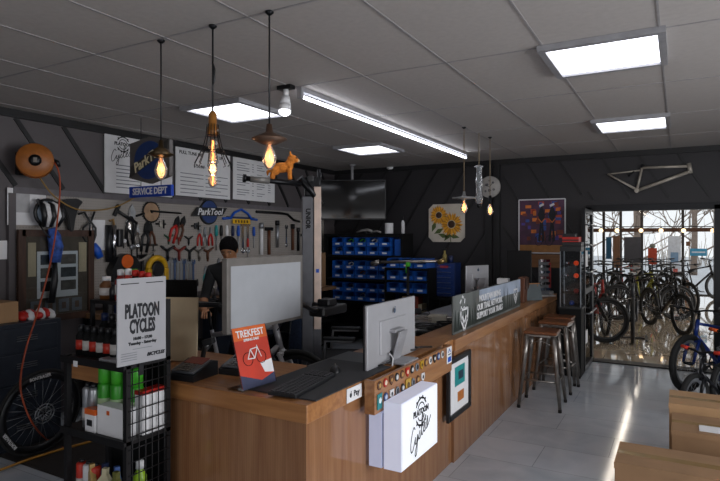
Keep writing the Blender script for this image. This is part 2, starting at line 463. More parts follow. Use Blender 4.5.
# showroom shell
mb = MB(); mb.bx(-6.6, -6.5, YB + .12, YW, 0, 3.3, LWALL); struct('wall_showroom_left', mb)
mb = MB(); mb.bx(5.9, 6.0, YB + .12, YW, 0, .4, LWALL); mb.bx(5.9, 6.0, YB + .12, YW, 3.0, 3.3, LWALL)
for yy in (8.2, 11.5, 15.0, 18.3): mb.bx(5.9, 6.0, yy, yy + .25, .4, 3.0, LWALL)  # wide openings added between the piers to brighten the showroom floor
struct('wall_showroom_right', mb)
mb = MB(); FR = M('dark_window_frame', '2a2320', .5)
mb.bx(-6.5, -2.55, YW, YW + .12, 0, 3.3, LWALL); mb.bx(4.4, 5.9, YW, YW + .12, 0, 3.3, LWALL); mb.bx(-2.55, 4.4, YW, YW + .12, 2.9, 3.3, LWALL)
struct('wall_showroom_far', mb)
# far shopfront: mullions and transom
mull = [-2.55, -2.03, -1.56, -.99, .06, .86, 1.9, 3.1, 4.4]
for k in range(len(mull) - 1):
    mb = MB(); a, b = mull[k], mull[k + 1]
    mb.bx(a, a + .07, YW - .02, YW + .08, 0, 2.9, FR); mb.bx(b - .005, b + .02, YW - .02, YW + .08, 0, 2.9, FR) if k == len(mull) - 2 else None
    mb.bx(a + .07, b, YW - .04, YW + .08, 1.80, 1.91, M('brown_transom', '4a2e1c', .5)); mb.bx(a + .07, b, YW - .02, YW + .08, 0, .03, FR); mb.bx(a + .07, b, YW - .02, YW + .08, 2.82, 2.9, FR)
    wn = struct('window_%d' % (k + 1), mb)
    g = MB(); g.bx(a + .07, b, YW + .02, YW + .03, .03, 1.80, GLASS); g.bx(a + .07, b, YW + .02, YW + .03, 1.91, 2.82, GLASS); obj('pane', g, wn)
# doorway frame and the open glazed leaf
mb = MB(); mb.bx(DX0 - .02, DX0 + .05, YB - .05, YB + .16, 0, DZ, BMET); mb.bx(DX1 - .05, DX1 + .02, YB - .05, YB + .16, 0, DZ, BMET)
mb.bx(DX0 - .02, DX1 + .02, YB - .05, YB + .16, DZ - .05, DZ + .03, BMET); mb.bx(DX0, DX1, YB - .05, YB + .16, 0, .015, BATT)
struct('door_1', mb)
mb = MB()
LY0, LY1 = 7.30, 8.0; lx = DX0 + .03
for yy in (LY0, LY1 - .045): mb.bx(lx, lx + .04, yy, yy + .045, .02, 2.0, BMET)
for zz in (.02, .95, 1.94): mb.bx(lx, lx + .04, LY0 + .045, LY1 - .045, zz, zz + .06, BMET)
dl = struct('door_2', mb)
g = MB(); g.bx(lx + .016, lx + .024, LY0 + .045, LY1 - .045, .08, .95, GLASS); g.bx(lx + .016, lx + .024, LY0 + .045, LY1 - .045, 1.01, 1.94, GLASS); obj('pane', g, dl)
g = MB()
for zz in (.72, 1.55, 1.22, 1.8): g.tube([(lx + .04, LY0 + .02, zz), (lx + .09, LY0 + .02, zz), (lx + .09, LY1 - .06, zz), (lx + .04, LY1 - .06, zz)], .009, STEEL, 8)
obj('push_bar', g, dl)
g = MB()
for zz, h_ in ((.33, .16), (1.28, .2), (1.6, .22)): g.bx(lx + .026, lx + .029, LY0 + .08, LY0 + .3, zz, zz + h_, PAPER)
obj('notice', g, dl)

# ================================================================ CEILING LIGHTS
def light_panel(x0, y0, lab):
    t = thing('ceiling_light', lab, 'ceiling light', (x0, y0, CEIL), group='square ceiling light panels')
    f = MB(); wd = .62
    for a in (-1, 1):
        f.bx(a * wd / 2 - .02, a * wd / 2 + .02, -wd / 2 - .02, wd / 2 + .02, -.035, -.001, ALU); f.bx(-wd / 2 + .02, wd / 2 - .02, a * wd / 2 - .02, a * wd / 2 + .02, -.035, -.001, ALU)
    obj('frame', f, t)
    d = MB(); d.bx(-wd / 2 + .02, wd / 2 - .02, -wd / 2 + .02, wd / 2 - .02, -.02, -.002, M('panel_glow', 'ffffff', .5, emit=PANEL, ecol='f2f5ff')); obj('diffuser', d, t)
light_panel(-.39, 3.69, 'large bright square ceiling panel at the upper right, nearest of the panels')
light_panel(-.40, 6.06, 'bright square ceiling panel above the floor before the doorway')
light_panel(-3.37, 3.76, 'bright square ceiling panel above the workshop behind the caged pendant lamp')
light_panel(-3.37, 6.2, 'small bright square ceiling panel near the television')
t = thing('tube_light', 'long white fluorescent tube on the ceiling running toward the back wall', 'ceiling light', (-2.44, 3.41, CEIL))
m = MB(); m.bx(-.02, .02, 0, 3.75, -.035, -.001, ALU); m.bx(-.02, .02, 0, .03, -.085, -.035, ALU); m.bx(-.02, .02, 3.72, 3.75, -.085, -.035, ALU); obj('housing', m, t)
m = MB(); m.cyl((0, .03, -.068), (0, 3.72, -.068), .012, M('tube_glow', 'ffffff', .5, emit=TUBE, ecol='f0f4ff')); obj('tube', m, t)
t = thing('spot_lamp', 'white adjustable spotlight hanging at the near end of the ceiling tube', 'lamp', (-2.51, 3.34, CEIL))
m = MB(); m.bx(-.06, .06, -.03, .03, -.03, -.001, BMET); m.cyl((.0, 0, -.03), (0, 0, -.08), .02, WHITE); obj('bracket', m, t)
m = MB(); m.cyl((0, 0, -.08), (.0, -.01, -.14), .028, WHITE, .042); m.cyl((0, -.01, -.14), (0, -.012, -.185), .042, WHITE, .046); obj('lamp_body', m, t)
m = MB(); m.sph((0, -.013, -.195), (.042, .042, .03), M('spot_glow', 'ffffff', .4, emit=9, ecol='f4f6ff')); obj('bulb', m, t)
single('smoke_detector', MB().lathe([(.055, -.001), (.055, -.02), (.03, -.04), (0, -.042)], WHITE), 'white round detector on the ceiling near the back wall', 'detector', tuple(oZ(390, 167, CEIL)))
# showroom tubes
for k, (xx, y0, y1) in enumerate(((-1.03, 9.4, 18.1),)):
    t = thing('tube_light', 'long bright ceiling tube in the bicycle showroom beyond the doorway', 'ceiling light', (xx, y0, 2.5))
    m = MB()
    for q in range(5): m.cyl((0, .3 + q * 2, 0), (0, .3 + q * 2, .8), .006, STEEL, n=6)
    obj('hanger', m, t)
    m = MB(); m.bx(-.04, .04, 0, y1 - y0, -.05, -.001, ALU); obj('housing', m, t)
    m = MB(); m.bx(-.025, .025, .02, y1 - y0 - .02, -.075, -.051, M('showroom_tube_glow', 'ffffff', .5, emit=14, ecol='fff2e0')); obj('tube', m, t)

FIL = M('filament', 'ffc080', .5, emit=BULB * 4, ecol='ffa850')
def edison(parent, z, r=.036, name='bulb'):
    """amber bulb with its cap at z, hanging down"""
    g = MB(); g.lathe([(.012, z), (.014, z - .02), (r * .75, z - .045), (r, z - .075), (r * .85, z - .105), (r * .4, z - .13), (0, z - .135)], BULBG, n=16)
    b = obj(name, g, parent)
    f = MB()
    for k in range(6):
        a = k * PI / 3; f.tube([(.004 * math.cos(a), .004 * math.sin(a), z - .045), (.012 * math.cos(a), .012 * math.sin(a), z - .065), (.006 * math.cos(a), .006 * math.sin(a), z - .09)], .0016, FIL, 5)
    obj('filament', f, b)
def bulb_light(loc, e=.8):
    l = bpy.data.lights.new('bulb_light', 'POINT'); l.energy = e; l.color = (1, .72, .45); l.shadow_soft_size = .03
    o = bpy.data.objects.new('bulb_light', l); col.objects.link(o); o.location = loc
def pendant(x, y, zb, style, lab, cordm=BLACK):
    t = thing('pendant_lamp', lab, 'pendant lamp', (x, y, CEIL), group='hanging filament lamps')
    h = zb - CEIL   # negative: top of bulb below the ceiling
    m = MB(); m.lathe([(.022, -.001), (.022, -.008), (.008, -.02)], BMET, n=14); obj('canopy', m, t)
    m = MB(); m.cyl((0, 0, -.01), (0, 0, h + .09), .0045, cordm, n=6); obj('cord', m, t)
    m = MB()
    if style == 'cone': m.lathe([(.014, h + .09), (.018, h + .05), (.03, h + .045), (.085, h + .02), (.088, h + .015), (.03, h - .012), (.016, h - .012)], M('rusty_shade', '5a4436', .5, .5), n=20)
    elif style == 'scallop': m.lathe([(.012, h + .09), (.016, h + .05), (.045, h + .035), (.04, h + .03), (.075, h + .01), (.05, h + .0), (.02, h - .01)], M('dark_brass', '4a3c28', .4, .7), n=10)
    elif style == 'flat': m.lathe([(.012, h + .09), (.016, h + .05), (.03, h + .04), (.12, h + .03), (.12, h + .02), (.03, h + .01), (.016, h)], M('clear_grey_shade', '8c8c8c', .3, .3), n=22)
    else: m.lathe([(.016, h + .09), (.018, h + .02), (.018, h)], BMET, n=14)
    obj('lamp_shade' if style != 'bare' else 'socket', m, t)
    edison(t, h)
    bulb_light((x, y, zb - .07))
    return t
pendant(-2.542, 2.221, 2.105, 'scallop', 'hanging filament lamp with a scalloped dark brass shade in front of the service sign')
pendant(-1.754, 2.2, 2.115, 'cone', 'hanging filament lamp with a brown cone shade to the right of the caged lamp')
pendant(-1.889, 5.481, 2.02, 'flat', 'hanging filament lamp with a flat grey disc shade beside the sunflower picture', M('tan_cord', '7a6a54', .8))
pendant(-1.827, 6.171, 2.02, 'bare', 'hanging filament lamp with no shade below the flowered round clock', M('tan_cord'))
# caged pendant: coloured glass pieces in a flared wire cage
t = thing('pendant_lamp', 'hanging lamp of stacked amber glass bulbs inside a flared wire whisk cage', 'pendant lamp', (-2.129, 2.2, CEIL), group='hanging filament lamps')
m = MB(); m.lathe([(.022, -.001), (.022, -.008), (.008, -.02)], BMET); obj('canopy', m, t)
m = MB(); m.cyl((0, 0, -.01), (0, 0, -.47), .005, BLACK, n=6); m.tube([(0, 0, -.2), (.012, 0, -.23), (.01, 0, -.29), (0, 0, -.31)], .006, BLACK, 6); obj('cord', m, t)
m = MB(); m.lathe([(.01, -.45), (.022, -.47), (.022, -.53), (.029, -.54), (.029, -.57), (.02, -.58)], M('amber_glass_cap', '8a5a24', .3)); obj('amber_neck', m, t)
m = MB()
for k in range(12):
    a = 2 * PI * k / 12; ca, sa = math.cos(a), math.sin(a)
    m.tube([(.03 * ca, .03 * sa, -.52), (.035 * ca, .035 * sa, -.58), (.05 * ca, .05 * sa, -.64), (.095 * ca, .095 * sa, -.73), (.08 * ca, .08 * sa, -.735)], .0022, BMET, 5)
for z, r in ((-.58, .036), (-.66, .06)): m.torus((0, 0, z), r, .0022, BMET, 'z', 20, 5)
obj('wire_cage', m, t)
for k in range(4):
    z = -.60 - .063 * k
    m = MB(); m.lathe([(.012, z + .005), (.022, z - .01), (.024, z - .04), (.014, z - .057)], BULBG, n=14); b = obj('amber_bulb', m, t)
    f = MB(); f.tube([(0, 0, z - .005), (.006, 0, z - .02), (-.005, .003, z - .035), (0, 0, z - .05)], .003, FIL, 5); obj('filament', f, b)
bulb_light((-2.129, 2.2, CEIL - .75), 1.5)
# bottle-shaped pendant
t = thing('pendant_lamp', 'hanging lamp made from a long clear glass bottle left of the flowered clock', 'pendant lamp', (-1.859, 5.876, CEIL), group='hanging filament lamps')
m = MB(); m.cyl((0, 0, -.002), (0, 0, -.36), .0045, M('rope', '8a7a60', .9), n=6); obj('cord', m, t)
m = MB(); m.lathe([(.015, -.34), (.05, -.36), (.03, -.38), (.035, -.50), (.045, -.52), (.035, -.54), (.035, -.66), (.045, -.70), (.03, -.76)], glass_mat('bottle_glass', 'cfd6d8', 1.5, .05, .25), n=16); obj('glass_bottle', m, t)
m = MB(); m.lathe([(.032, -.76), (.02, -.79), (.01, -.80)], BMET, n=12); obj('cap', m, t)

# ================================================================ COUNTER AND DESK
ctr = thing('service_desk', 'near end of the oak service desk with keyboard and poster holder on it', 'desk', (-1.44, 2.07, 0))
m = MB(); m.bx(-1.72, 0, 0, .66, .815, .9, DESKW, .004); m.bx(-.42, 0, .66, 1.86, .815, .9, DESKW, .003); obj('desk_top', m, ctr)
m = MB(); m.bx(-.93, -.012, .012, .04, 0, .815, FRONTWX); obj('front_panel', m, ctr)
m = MB(); m.bx(-.04, -.012, .04, 1.86, 0, .815, FRONTW); obj('side_panel', m, ctr)
m = MB(); m.bx(-1.0, -.97, .04, .62, 0, .815, FRONTWX); m.bx(-1.70, -1.66, .58, .62, 0, .815, BMET); obj('end_panel', m, ctr)
t = thing('payment_sign', 'small white contactless payment card stuck on the desk edge', 'sign', (-1.438, 2.485, .857), RL)
m = MB(); m.bx(-.075, .075, -.003, 0, -.035, .035, PAPER); obj('card', m, t)
text('Pay', .042, INK, t, (.02, -.004, .0), bold=.0006)
m = MB(); m.sph((-.038, -.004, -.002), (.011, .0015, .012), INK, 12, 6); m.sph((-.034, -.004, .015), (.003, .0012, .005), INK, 8, 6); obj('apple_mark', m, t)

lc = thing('long_counter', 'long oak counter with a glossy veneer front running back to the doorway', 'counter', (-1.42, 3.93, 0))
m = MB(); m.bx(-.30, 0, 0, 2.1, .815, .9, TOPW, .004); m.bx(-.55, 0, 2.1, 3.95, .815, .9, TOPW, .004); obj('counter_top', m, lc)
m = MB(); m.bx(-.04, -.012, 0, 3.95, 0, .815, FRONTW); obj('front_panel', m, lc)
m = MB()
for yy in (.02, .62, 1.22, 1.82, 2.42, 3.02, 3.62): m.bx(-.28, -.04, yy, yy + .03, 0, .815, M('carcass', '4a3626', .7))
obj('support_panel', m, lc)
# badge display ledge
lg = thing('badge_ledge', 'shallow oak ledge box covered with badges, fixed on the counter above the lightbox', 'ledge', (-1.36, 2.56, .735))
m = MB(); m.bx(-.058, 0, 0, 1.13, 0, .02, TOPW); m.bx(-.02, 0, 0, 1.13, .02, .175, TOPW); m.bx(-.058, -.02, 0, .02, .02, .175, TOPW); m.bx(-.058, -.02, 1.11, 1.13, .02, .175, TOPW); obj('ledge_box', m, lg)
BADC = {'red': ('a82418', 'd8c8b0'), 'black': ('1a1a1c', 'c8c8c8'), 'white': ('d0d0d0', '30343c'), 'brown': ('5c3c28', 'b08850'), 'gold': ('b08a24', '5c4410'), 'teal': ('1c7c80', 'd0e0e0'), 'blue': ('243c70', 'b0bcd0'), 'grey': ('70747a', '202226'), 'green': ('2c5a38', 'c8c090')}
upper = ['brown', 'red', 'brown', 'black', 'brown', 'red', 'black', 'grey', 'gold', 'brown', 'white', 'black', 'blue', 'white']
lower = ['teal', 'blue', 'white', 'grey', 'black', 'gold', 'grey', 'brown', 'white']
ords = ['first', 'second', 'third', 'fourth', 'fifth', 'sixth', 'seventh', 'eighth', 'ninth', 'tenth', 'eleventh', 'twelfth', 'thirteenth', 'fourteenth']
for row, L, zz, in (('upper', upper, .865), ('lower', lower, .80)):
    for k, c in enumerate(L):
        yy = 2.61 + k * (.069 if row == 'upper' else .071); a, b = BADC[c]
        r = .024 if not (row == 'lower' and k in (5,)) else .036
        t = thing('badge', '%s %s badge, %s from the left in the %s row on the ledge' % (c, 'round' if k % 3 != 2 else 'shield-shaped', ords[k], row), 'badge', (-1.359, yy, zz + (.012 if row == 'upper' else 0)), RL, 'badges on the counter ledge')
        ma, mc = M('badge_' + c, a, .35), M('badge_inner_' + c, b, .4)
        m = MB()
        if row == 'lower' and k == 0: m.bx(-.026, .026, -.005, -.001, -.045, .035, ma); h = .018
        elif k % 3 != 2: m.lathe([(r, .001), (r, .004), (r * .9, .006)], ma, axis='y', n=18); h = r * .6
        else: m.prism([(-r, r), (r, r), (r, -r * .2), (0, -r * 1.2), (-r, -r * .2)], -.006, -.001, ma); h = r * .5
        obj('badge_face', m, t)
        m = MB(); m.lathe([(h, .0062), (h, .0072), (h * .7, .0075)], mc, axis='y', n=12 if k % 2 else 5); obj('emblem', m, t)
t = thing('notice_card', 'white and blue printed card at the right end of the badge ledge', 'card', (-1.359, 3.635, .85), RL)
m = MB(); m.bx(-.045, .045, -.003, -.0005, -.055, .055, PAPER); obj('card', m, t)
m = MB(); m.bx(-.03, .03, -.0045, -.0032, -.045, -.012, BLUE); m.line([(-.02, .02), (0, .04), (.02, .02)], .008, BLUE, -.004); m.line([(-.025, .005), (.025, .005)], .006, INK, -.004); obj('printing', m, t)
# lightbox
lb = thing('lightbox_sign', 'glowing white lightbox with the round shop logo fixed on the counter front', 'lightbox', (-1.43, 2.63, .44))
SG = M('sign_glow', 'd8dade', .5, emit=.40, ecol='f2f5ff', var=.02); SG2 = M('sign_side_glow', 'b8bccc', .5, emit=.26, ecol='cdd6ff', var=.02)
m = MB(); m.bx(0, .075, 0, .49, 0, .29, SG2); m.bx(.075, .088, .006, .484, .006, .285, M('groove', '9aa2c0', .5)); m.bx(.088, .188, 0, .49, 0, .35, M('sign_front_side_glow', 'c4c8d6', .5, emit=.34, ecol='dfe4ff', var=.02)); obj('case', m, lb)
m = MB(); m.bx(.188, .192, .004, .486, .004, .346, SG); obj('face', m, lb)
pl = bpy.data.objects.new('logo', None); col.objects.link(pl); pl.parent = lb; pl.location = (.193, .245, .19); pl.rotation_euler = (0, 0, RL)
logo(pl, .0, .06, .075, INK, -.001)
# framed picture on the counter
t = thing('framed_certificate', 'black-framed white-matted small pictures hung on the counter front beside the lightbox', 'picture frame', (-1.418, 3.98, .565), RL)
m = MB(); W_, H_ = .225, .2
for a in (-1, 1): m.bx(a * W_ - .018, a * W_ + .018, -.02, 0, -H_ - .018, H_ + .018, BLACK); m.bx(-W_, W_, -.02, 0, a * H_ - .018, a * H_ + .018, BLACK)
obj('frame', m, t)
m = MB(); m.bx(-W_ + .018, W_ - .018, -.008, -.001, -H_ + .018, H_ - .018, PAPER); obj('mat_board', m, t)
m = MB(); m.bx(-.09, .12, -.011, -.0085, .0, .14, TEAL); m.bx(-.02, .08, -.0125, -.0112, .04, .1, M('photo_dark', '283848', .5)); obj('photograph', m, t)
m = MB(); m.bx(-.03, .1, -.011, -.0085, -.12, -.05, M('photo_orange', 'b06a30', .5)); obj('photograph', m, t)

# ================================================================ ON THE DESK
m = MB(); m.bx(0, .42, 0, .78, 0, .006, M('desk_mat_rubber', '2a2b2f', .7)); single('desk_mat', m, 'large dark grey desk mat under the keyboard and mouse', 'desk mat', (-1.86, 2.14, .9))
t = thing('keyboard', 'black full-size keyboard lying on the desk mat', 'keyboard', (-1.64, 2.33, .906), math.radians(98))
m = MB(); m.box((0, 0, .009), (.45, .15, .018), BLACK, (.03, 0, 0), .004); obj('case', m, t)
m = MB()
for r_ in range(5):
    for c_ in range(19):
        if c_ in (14,): continue
        m.box((-.21 + c_ * .0232, -.052 + r_ * .026, .0195 + (-.052 + r_ * .026) * .03), (.019, .021, .007), M('key', '26272b', .5), (.03, 0, 0))
obj('keys', m, t)
t = thing('computer_mouse', 'black computer mouse at the far end of the desk mat', 'mouse', (-1.66, 2.66, .906), .6)
m = MB(); m.sph((0, 0, .0), (.032, .055, .034), BLACK, 16, 10); bmesh.ops.bisect_plane(m.bm, geom=m.bm.verts[:] + m.bm.edges[:] + m.bm.faces[:], plane_co=(0, 0, .0005), plane_no=(0, 0, 1), clear_inner=True); obj('mouse_body', m, t)
m = MB(); m.cyl((-.004, .025, .03), (.004, .025, .03), .008, GUN, n=12); obj('scroll_wheel', m, t)
# acrylic poster holder
t = thing('poster_holder', 'red festival poster with a bicycle in a clear acrylic stand on the desk', 'poster stand', (-1.82, 2.205, .9), math.radians(84))
tilt = .28; hh = .30; wd = .225
R_ = Matrix.Rotation(-tilt, 4, 'X')
m = MB(); m.box((0, .0, 0), (wd + .01, .004, hh), CLEAR, None); bmesh.ops.transform(m.bm, matrix=Matrix.Translation((0, .04, hh / 2 + .004)) @ R_, verts=m.bm.verts); m.bx(-wd / 2, wd / 2, 0, .11, .0, .004, CLEAR); obj('acrylic_stand', m, t)
pz = bpy.data.objects.new('poster', None); 
m = MB(); m.box((0, 0, 0), (wd, .0015, hh - .01), M('poster_red', 'b83018', .45, var=.25, scale=5)); m.bx(-wd / 2, wd / 2, -.0012, -.0008, .085, .15, M('poster_orange', 'c85a18', .45))
m.prism([(-wd / 2, -.15), (wd / 2, -.15), (wd / 2, -.1), (.02, -.125), (-wd / 2, -.08)], -.0015, -.0009, M('poster_navy', '2a3050', .5)); m.prism([(wd / 2, -.1), (wd / 2, -.03), (.03, -.04), (.05, -.09)], -.0015, -.0009, PAPER)
po = obj('poster', m, t, (0, .0375, hh / 2 + .004), (-tilt, 0, 0))
text('TREKFEST', .05, PAPER, po, (0, -.002, .115), bold=.0008, sx=.85)
text('SPRING SALE', .018, PAPER, po, (0, -.002, .083), bold=.0006)
m = MB()
for xx in (-.045, .045): m.line([(xx + .032 * math.cos(a * PI / 8), -.01 + .032 * math.sin(a * PI / 8)) for a in range(17)], .003, MATTE, -.002)
m.line([(-.045, -.01), (-.02, .035), (.03, .04), (.0, -.012), (-.045, -.01)], .005, PAPER, -.0022); m.line([(-.02, .035), (0, -.012)], .005, PAPER, -.0022); m.line([(.026, .05), (.045, -.01)], .004, PAPER, -.0022)
obj('bicycle_print', m, po)
# payment terminals
def terminal(loc, rz, lab, main, scr):
    t = thing('card_terminal', lab, 'card terminal', loc, rz, 'card terminals on the desk')
    m = MB(); m.prism([(-.1, 0), (.1, 0), (.1, .075), (.06, .085), (-.1, .03)], -.085, .085, BLACK); obj('base', m, t)
    m = MB(); m.box((-.015, 0, .062), (.15, .15, .012), main, (0, -.27, 0), .003); obj('face_plate', m, t)
    m = MB(); m.box((.03, 0, .082), (.07, .12, .004), scr, (0, -.27, 0)); obj('screen', m, t)
    m = MB()
    for i in range(4):
        for j in range(3): m.box((-.075 + i * .02, -.03 + j * .03, .053 + i * .0055), (.014, .022, .006), GUN, (0, -.27, 0))
    obj('keypad', m, t)
    return t
terminal((-2.27, 2.20, .9), math.radians(95), 'grey and black card terminal with a sloping face, nearer the desk edge', M('terminal_grey', '4a4c50', .4), M('terminal_screen', '7a3428', .3))
terminal((-2.12, 2.42, .9), math.radians(95), 'grey card terminal behind the nearer terminal beside the poster stand', M('terminal_light_grey', '606368', .4), M('terminal_dark_screen', '2a2c30', .2))
# cream board leaning and dark monitor on the left of the desk
m = MB(); m.box((0, 0, .195), (.30, .014, .38), CREAM, (-.06, 0, 0), .002)
single('cream_board', m, 'plain cream board standing on the left of the desk behind the shop-hours sign', 'board', (-2.66, 2.42, .9), math.radians(24))
t = thing('computer_monitor', 'black computer monitor seen behind the cream board', 'monitor', (-2.93, 2.60, .9), math.radians(24))
m = MB(); m.box((0, 0, .26), (.42, .03, .42), MATTE, None, .006); obj('screen_housing', m, t)
m = MB(); m.bx(-.03, .03, .016, .045, .02, .3, BLACK); m.bx(-.1, .1, -.07, .1, 0, .015, BLACK); obj('stand', m, t)
t = thing('handheld_scanner', 'black handheld barcode scanner standing upright behind the terminals', 'scanner', (-2.42, 2.42, .9), .4)
m = MB(); m.tube([(0, 0, 0), (0, 0, .05), (.01, 0, .1), (.03, 0, .13)], [.03, .014, .014, .02], BLACK, 10); m.box((.035, 0, .14), (.07, .045, .035), BLACK, (0, -.3, 0), .006); obj('scanner_body', m, t)

# silver computer seen from behind
def imac(loc, rz, lab, w_=.65, h_=.36, lift=.06):
    t = thing('desktop_computer', lab, 'computer', loc, rz, 'silver computers on the counter')
    SIL = M('silver_aluminium', 'b4b4b8', .35, .35, var=.03)
    m = MB(); m.box((0, .006, lift + h_ / 2), (w_, .012, h_), BLACK, None, .003); obj('screen', m, t)
    m = MB(); m.box((0, -.008, lift + h_ / 2), (w_, .016, h_), SIL, None, .004)
    m.box((0, -.02, lift + h_ / 2 - .02), (w_ * .55, .012, h_ * .55), SIL, None, .005); obj('back_shell', m, t)
    m = MB(); m.box((.0, -.055, lift + h_ * .22), (.11, .01, .22), ALU, (.28, 0, 0), .003); m.box((0, -.05, .006), (.2, .18, .012), ALU, None, .003); m.box((.0, -.045, lift + h_ * .52), (.13, .04, .02), ALU, None, .003); obj('stand', m, t)
    m = MB(); m.sph((0, -.028, lift + h_ * .84), (.014, .003, .016), M('logo_dark', '3a4a60', .3)); m.sph((.004, -.028, lift + h_ * .84 + .021), (.004, .002, .006), _m['logo_dark']); obj('apple_mark', m, t)
    m = MB(); m.tube([(-.06, -.03, lift + .07), (-.09, -.05, lift + .0), (-.12, -.06, .02), (-.2, -.02, .008)], .004, BLACK, 6); m.tube([(-.08, -.03, lift + .06), (-.07, -.05, .03), (-.16, -.09, .008)], .004, WHITE, 6); obj('power_cable', m, t)
    return t
imac((-1.52, 3.07, .905), RL, 'large silver computer seen from behind on the desk beside the badge ledge', lift=.0 + .0)
t = thing('desk_tray', 'flat black tray lying on the desk under the silver computer', 'tray', (-1.66, 2.98, .9))
m = MB(); m.bx(-.22, .10, -.28, .2, 0, .004, BLACK); obj('tray', m, t)
m = MB(); m.tube([(-.1, .2, .01), (0, .28, .012), (.12, .3, .02), (.1, .42, .012), (-.02, .5, .012), (-.1, .42, .015), (.05, .36, .018), (.16, .5, .012)], .006, BLACK, 6)
single('cable_bundle', m, 'loose black cables curled on the desk right of the silver computer', 'cable', (-1.60, 3.03, .904))

# banner sign on the counter
bn = thing('banner_sign', 'long grey forest photo banner with white crests and lettering on the counter', 'banner', (-1.50, 5.13, .902), RL)
BT = M('banner_forest', '5a5e5c', .5, var=.55, scale=3, stretch=(1, 1, .4)); m = MB(); m.bx(-1.04, 1.04, -.006, .006, 0, .295, BT); obj('board', m, bn)
m = MB(); m.prism([(-.4, .20), (.1, .16), (.4, .17), (1.035, .16), (1.035, .292), (-.4, .292)], -.0078, -.0065, M('banner_sky', '9aa6b8', .5, var=.3, scale=3)); obj('sky_print', m, bn)
m = MB()
for k in range(30):
    xx = -1.0 + k * .069; hh = .10 + .11 * random.random(); m.prism([(xx - .035, .02), (xx + .035, .02), (xx, .05 + hh)], -.009, -.008, M('pine_print', '202a26', .6))
obj('tree_print', m, bn)
def crest(x, z, s):
    m = MB(); m.line([(x - s, z + s), (x + s, z + s), (x + s * .9, z), (x, z - s), (x - s * .9, z), (x - s, z + s)], s * .25, PAPER, -.0105); m.line([(x - s * .5, z + s * .3), (x, z - s * .4), (x + s * .5, z + s * .3)], s * .3, PAPER, -.0105); obj('crest', m, bn)
crest(-.80, .09, .085); crest(.82, .13, .07)
m = MB()
for q in range(5): m.lathe([(.02, -.0105), (.022, -.0115)], PAPER, c=(-.84 + .045 * math.cos(q * 2 * PI / 5), -.001, .225 + .035 * math.sin(q * 2 * PI / 5)), axis='y', n=10) if False else m.line([(-.84 + .045 * math.cos(q * 1.2566), .225 + .045 * math.sin(q * 1.2566)), (-.84 + .06 * math.cos(q * 1.2566 + .5), .225 + .055 * math.sin(q * 1.2566 + .5))], .018, PAPER, -.0105)
obj('round_crest', m, bn)
text('MOUNTAIN BIKING\nOUR TRAIL NETWORK\nSUPPORT YOUR TRAILS', .075, PAPER, bn, (-.08, -.0105, .145), bold=.0018, sx=1.0, spacing=.95)

# far end of the counter
imac((-1.99, 6.2, 1.0), 1.12, 'small silver computer seen from behind beyond the forest banner', w_=.36, h_=.31, lift=.02)
t = thing('computer_monitor', 'black flat screen standing at the far end of the counter left of the colourful poster', 'monitor', (-1.76, 7.22, .9), math.radians(2))
m = MB(); m.box((0, 0, .36), (.30, .025, .44), M('deep_black', '08080a', .5, spec=.3), None, .005); obj('screen_housing', m, t)
m = MB(); m.bx(-.02, .02, .013, .04, .01, .3, BLACK); m.bx(-.1, .1, -.06, .09, 0, .012, BLACK); obj('stand', m, t)
t = thing('leather_bag', 'brown leather pouch standing on the counter at the far end of the banner', 'bag', (-1.56, 6.55, .9), RL)
m = MB(); m.box((0, 0, .15), (.15, .08, .29), BROWN, (.05, 0, 0), .012); obj('bag_body', m, t)
m = MB(); m.box((0, -.052, .22), (.14, .012, .13), M('dark_brown_leather', '3c2214', .5), None, .004); m.box((0, -.060, .17), (.02, .006, .02), CHROME); obj('flap', m, t)
t = thing('chalkboard_stand', 'small grey tabletop board tilted in an oak-topped frame', 'board', (-1.50, 6.82, .9), math.radians(50))
m = MB(); m.box((0, 0, .1), (.22, .01, .20), M('slate', '50585a', .6), (-.25, 0, 0)); m.box((0, .02, .197), (.21, .02, .012), TOPW); obj('board', m, t)
m = MB(); m.cyl((-.07, .01, .18), (-.07, .11, .0), .006, TOPW, n=8); m.cyl((.07, .01, .18), (.07, .11, .0), .006, TOPW, n=8); obj('leg', m, t)
t = thing('sunglasses_rack', 'white countertop rack holding rows of sunglasses near the far counter end', 'rack', (-1.50, 7.42, .9), math.radians(35))
m = MB(); m.bx(-.07, .07, -.01, .01, 0, .46, M('rack_grey', '8a8c90', .5), .003); m.bx(-.12, .12, -.09, .09, 0, .015, WHITE, .003)
m.bx(.06, .09, -.013, -.0105, .1, .42, RED); obj('rack_panel', m, t)
for k in range(6):
    z = .09 + k * .072
    s = thing('sunglasses', 'pair of dark sunglasses on the white rack, %s from the top' % ords[5 - k], 'sunglasses', (-1.50, 7.42, .9 + z), math.radians(35), 'sunglasses on the white rack')
    gm = M('lens_%d' % (k % 3), ('2a3a50', '1c1c20', '58202a')[k % 3], .12)
    m = MB()
    for a in (-1, 1): m.box((a * .035, -.05, 0), (.055, .006, .034), gm, (0, 0, a * .15), .002)
    obj('lenses', m, s)
    m = MB(); m.tube([(-.068, .0, .01), (-.066, -.045, .014), (0, -.055, .014), (.066, -.045, .014), (.068, .0, .01)], .0035, BLACK, 6); obj('frame', m, s)
m = MB(); m.box((0, 0, .02), (.16, .11, .04), PAPER, (0, 0, .3)); single('paper_stack', m, 'stack of white leaflets at the far counter end in front of the clear case', 'papers', (-1.52, 7.70, .9))
m = MB(); m.box((0, 0, .035), (.13, .1, .07), WHITE, None, .006); single('white_box', m, 'small white box behind the banner beside the silver computer', 'box', (-1.80, 6.62, 1.095))

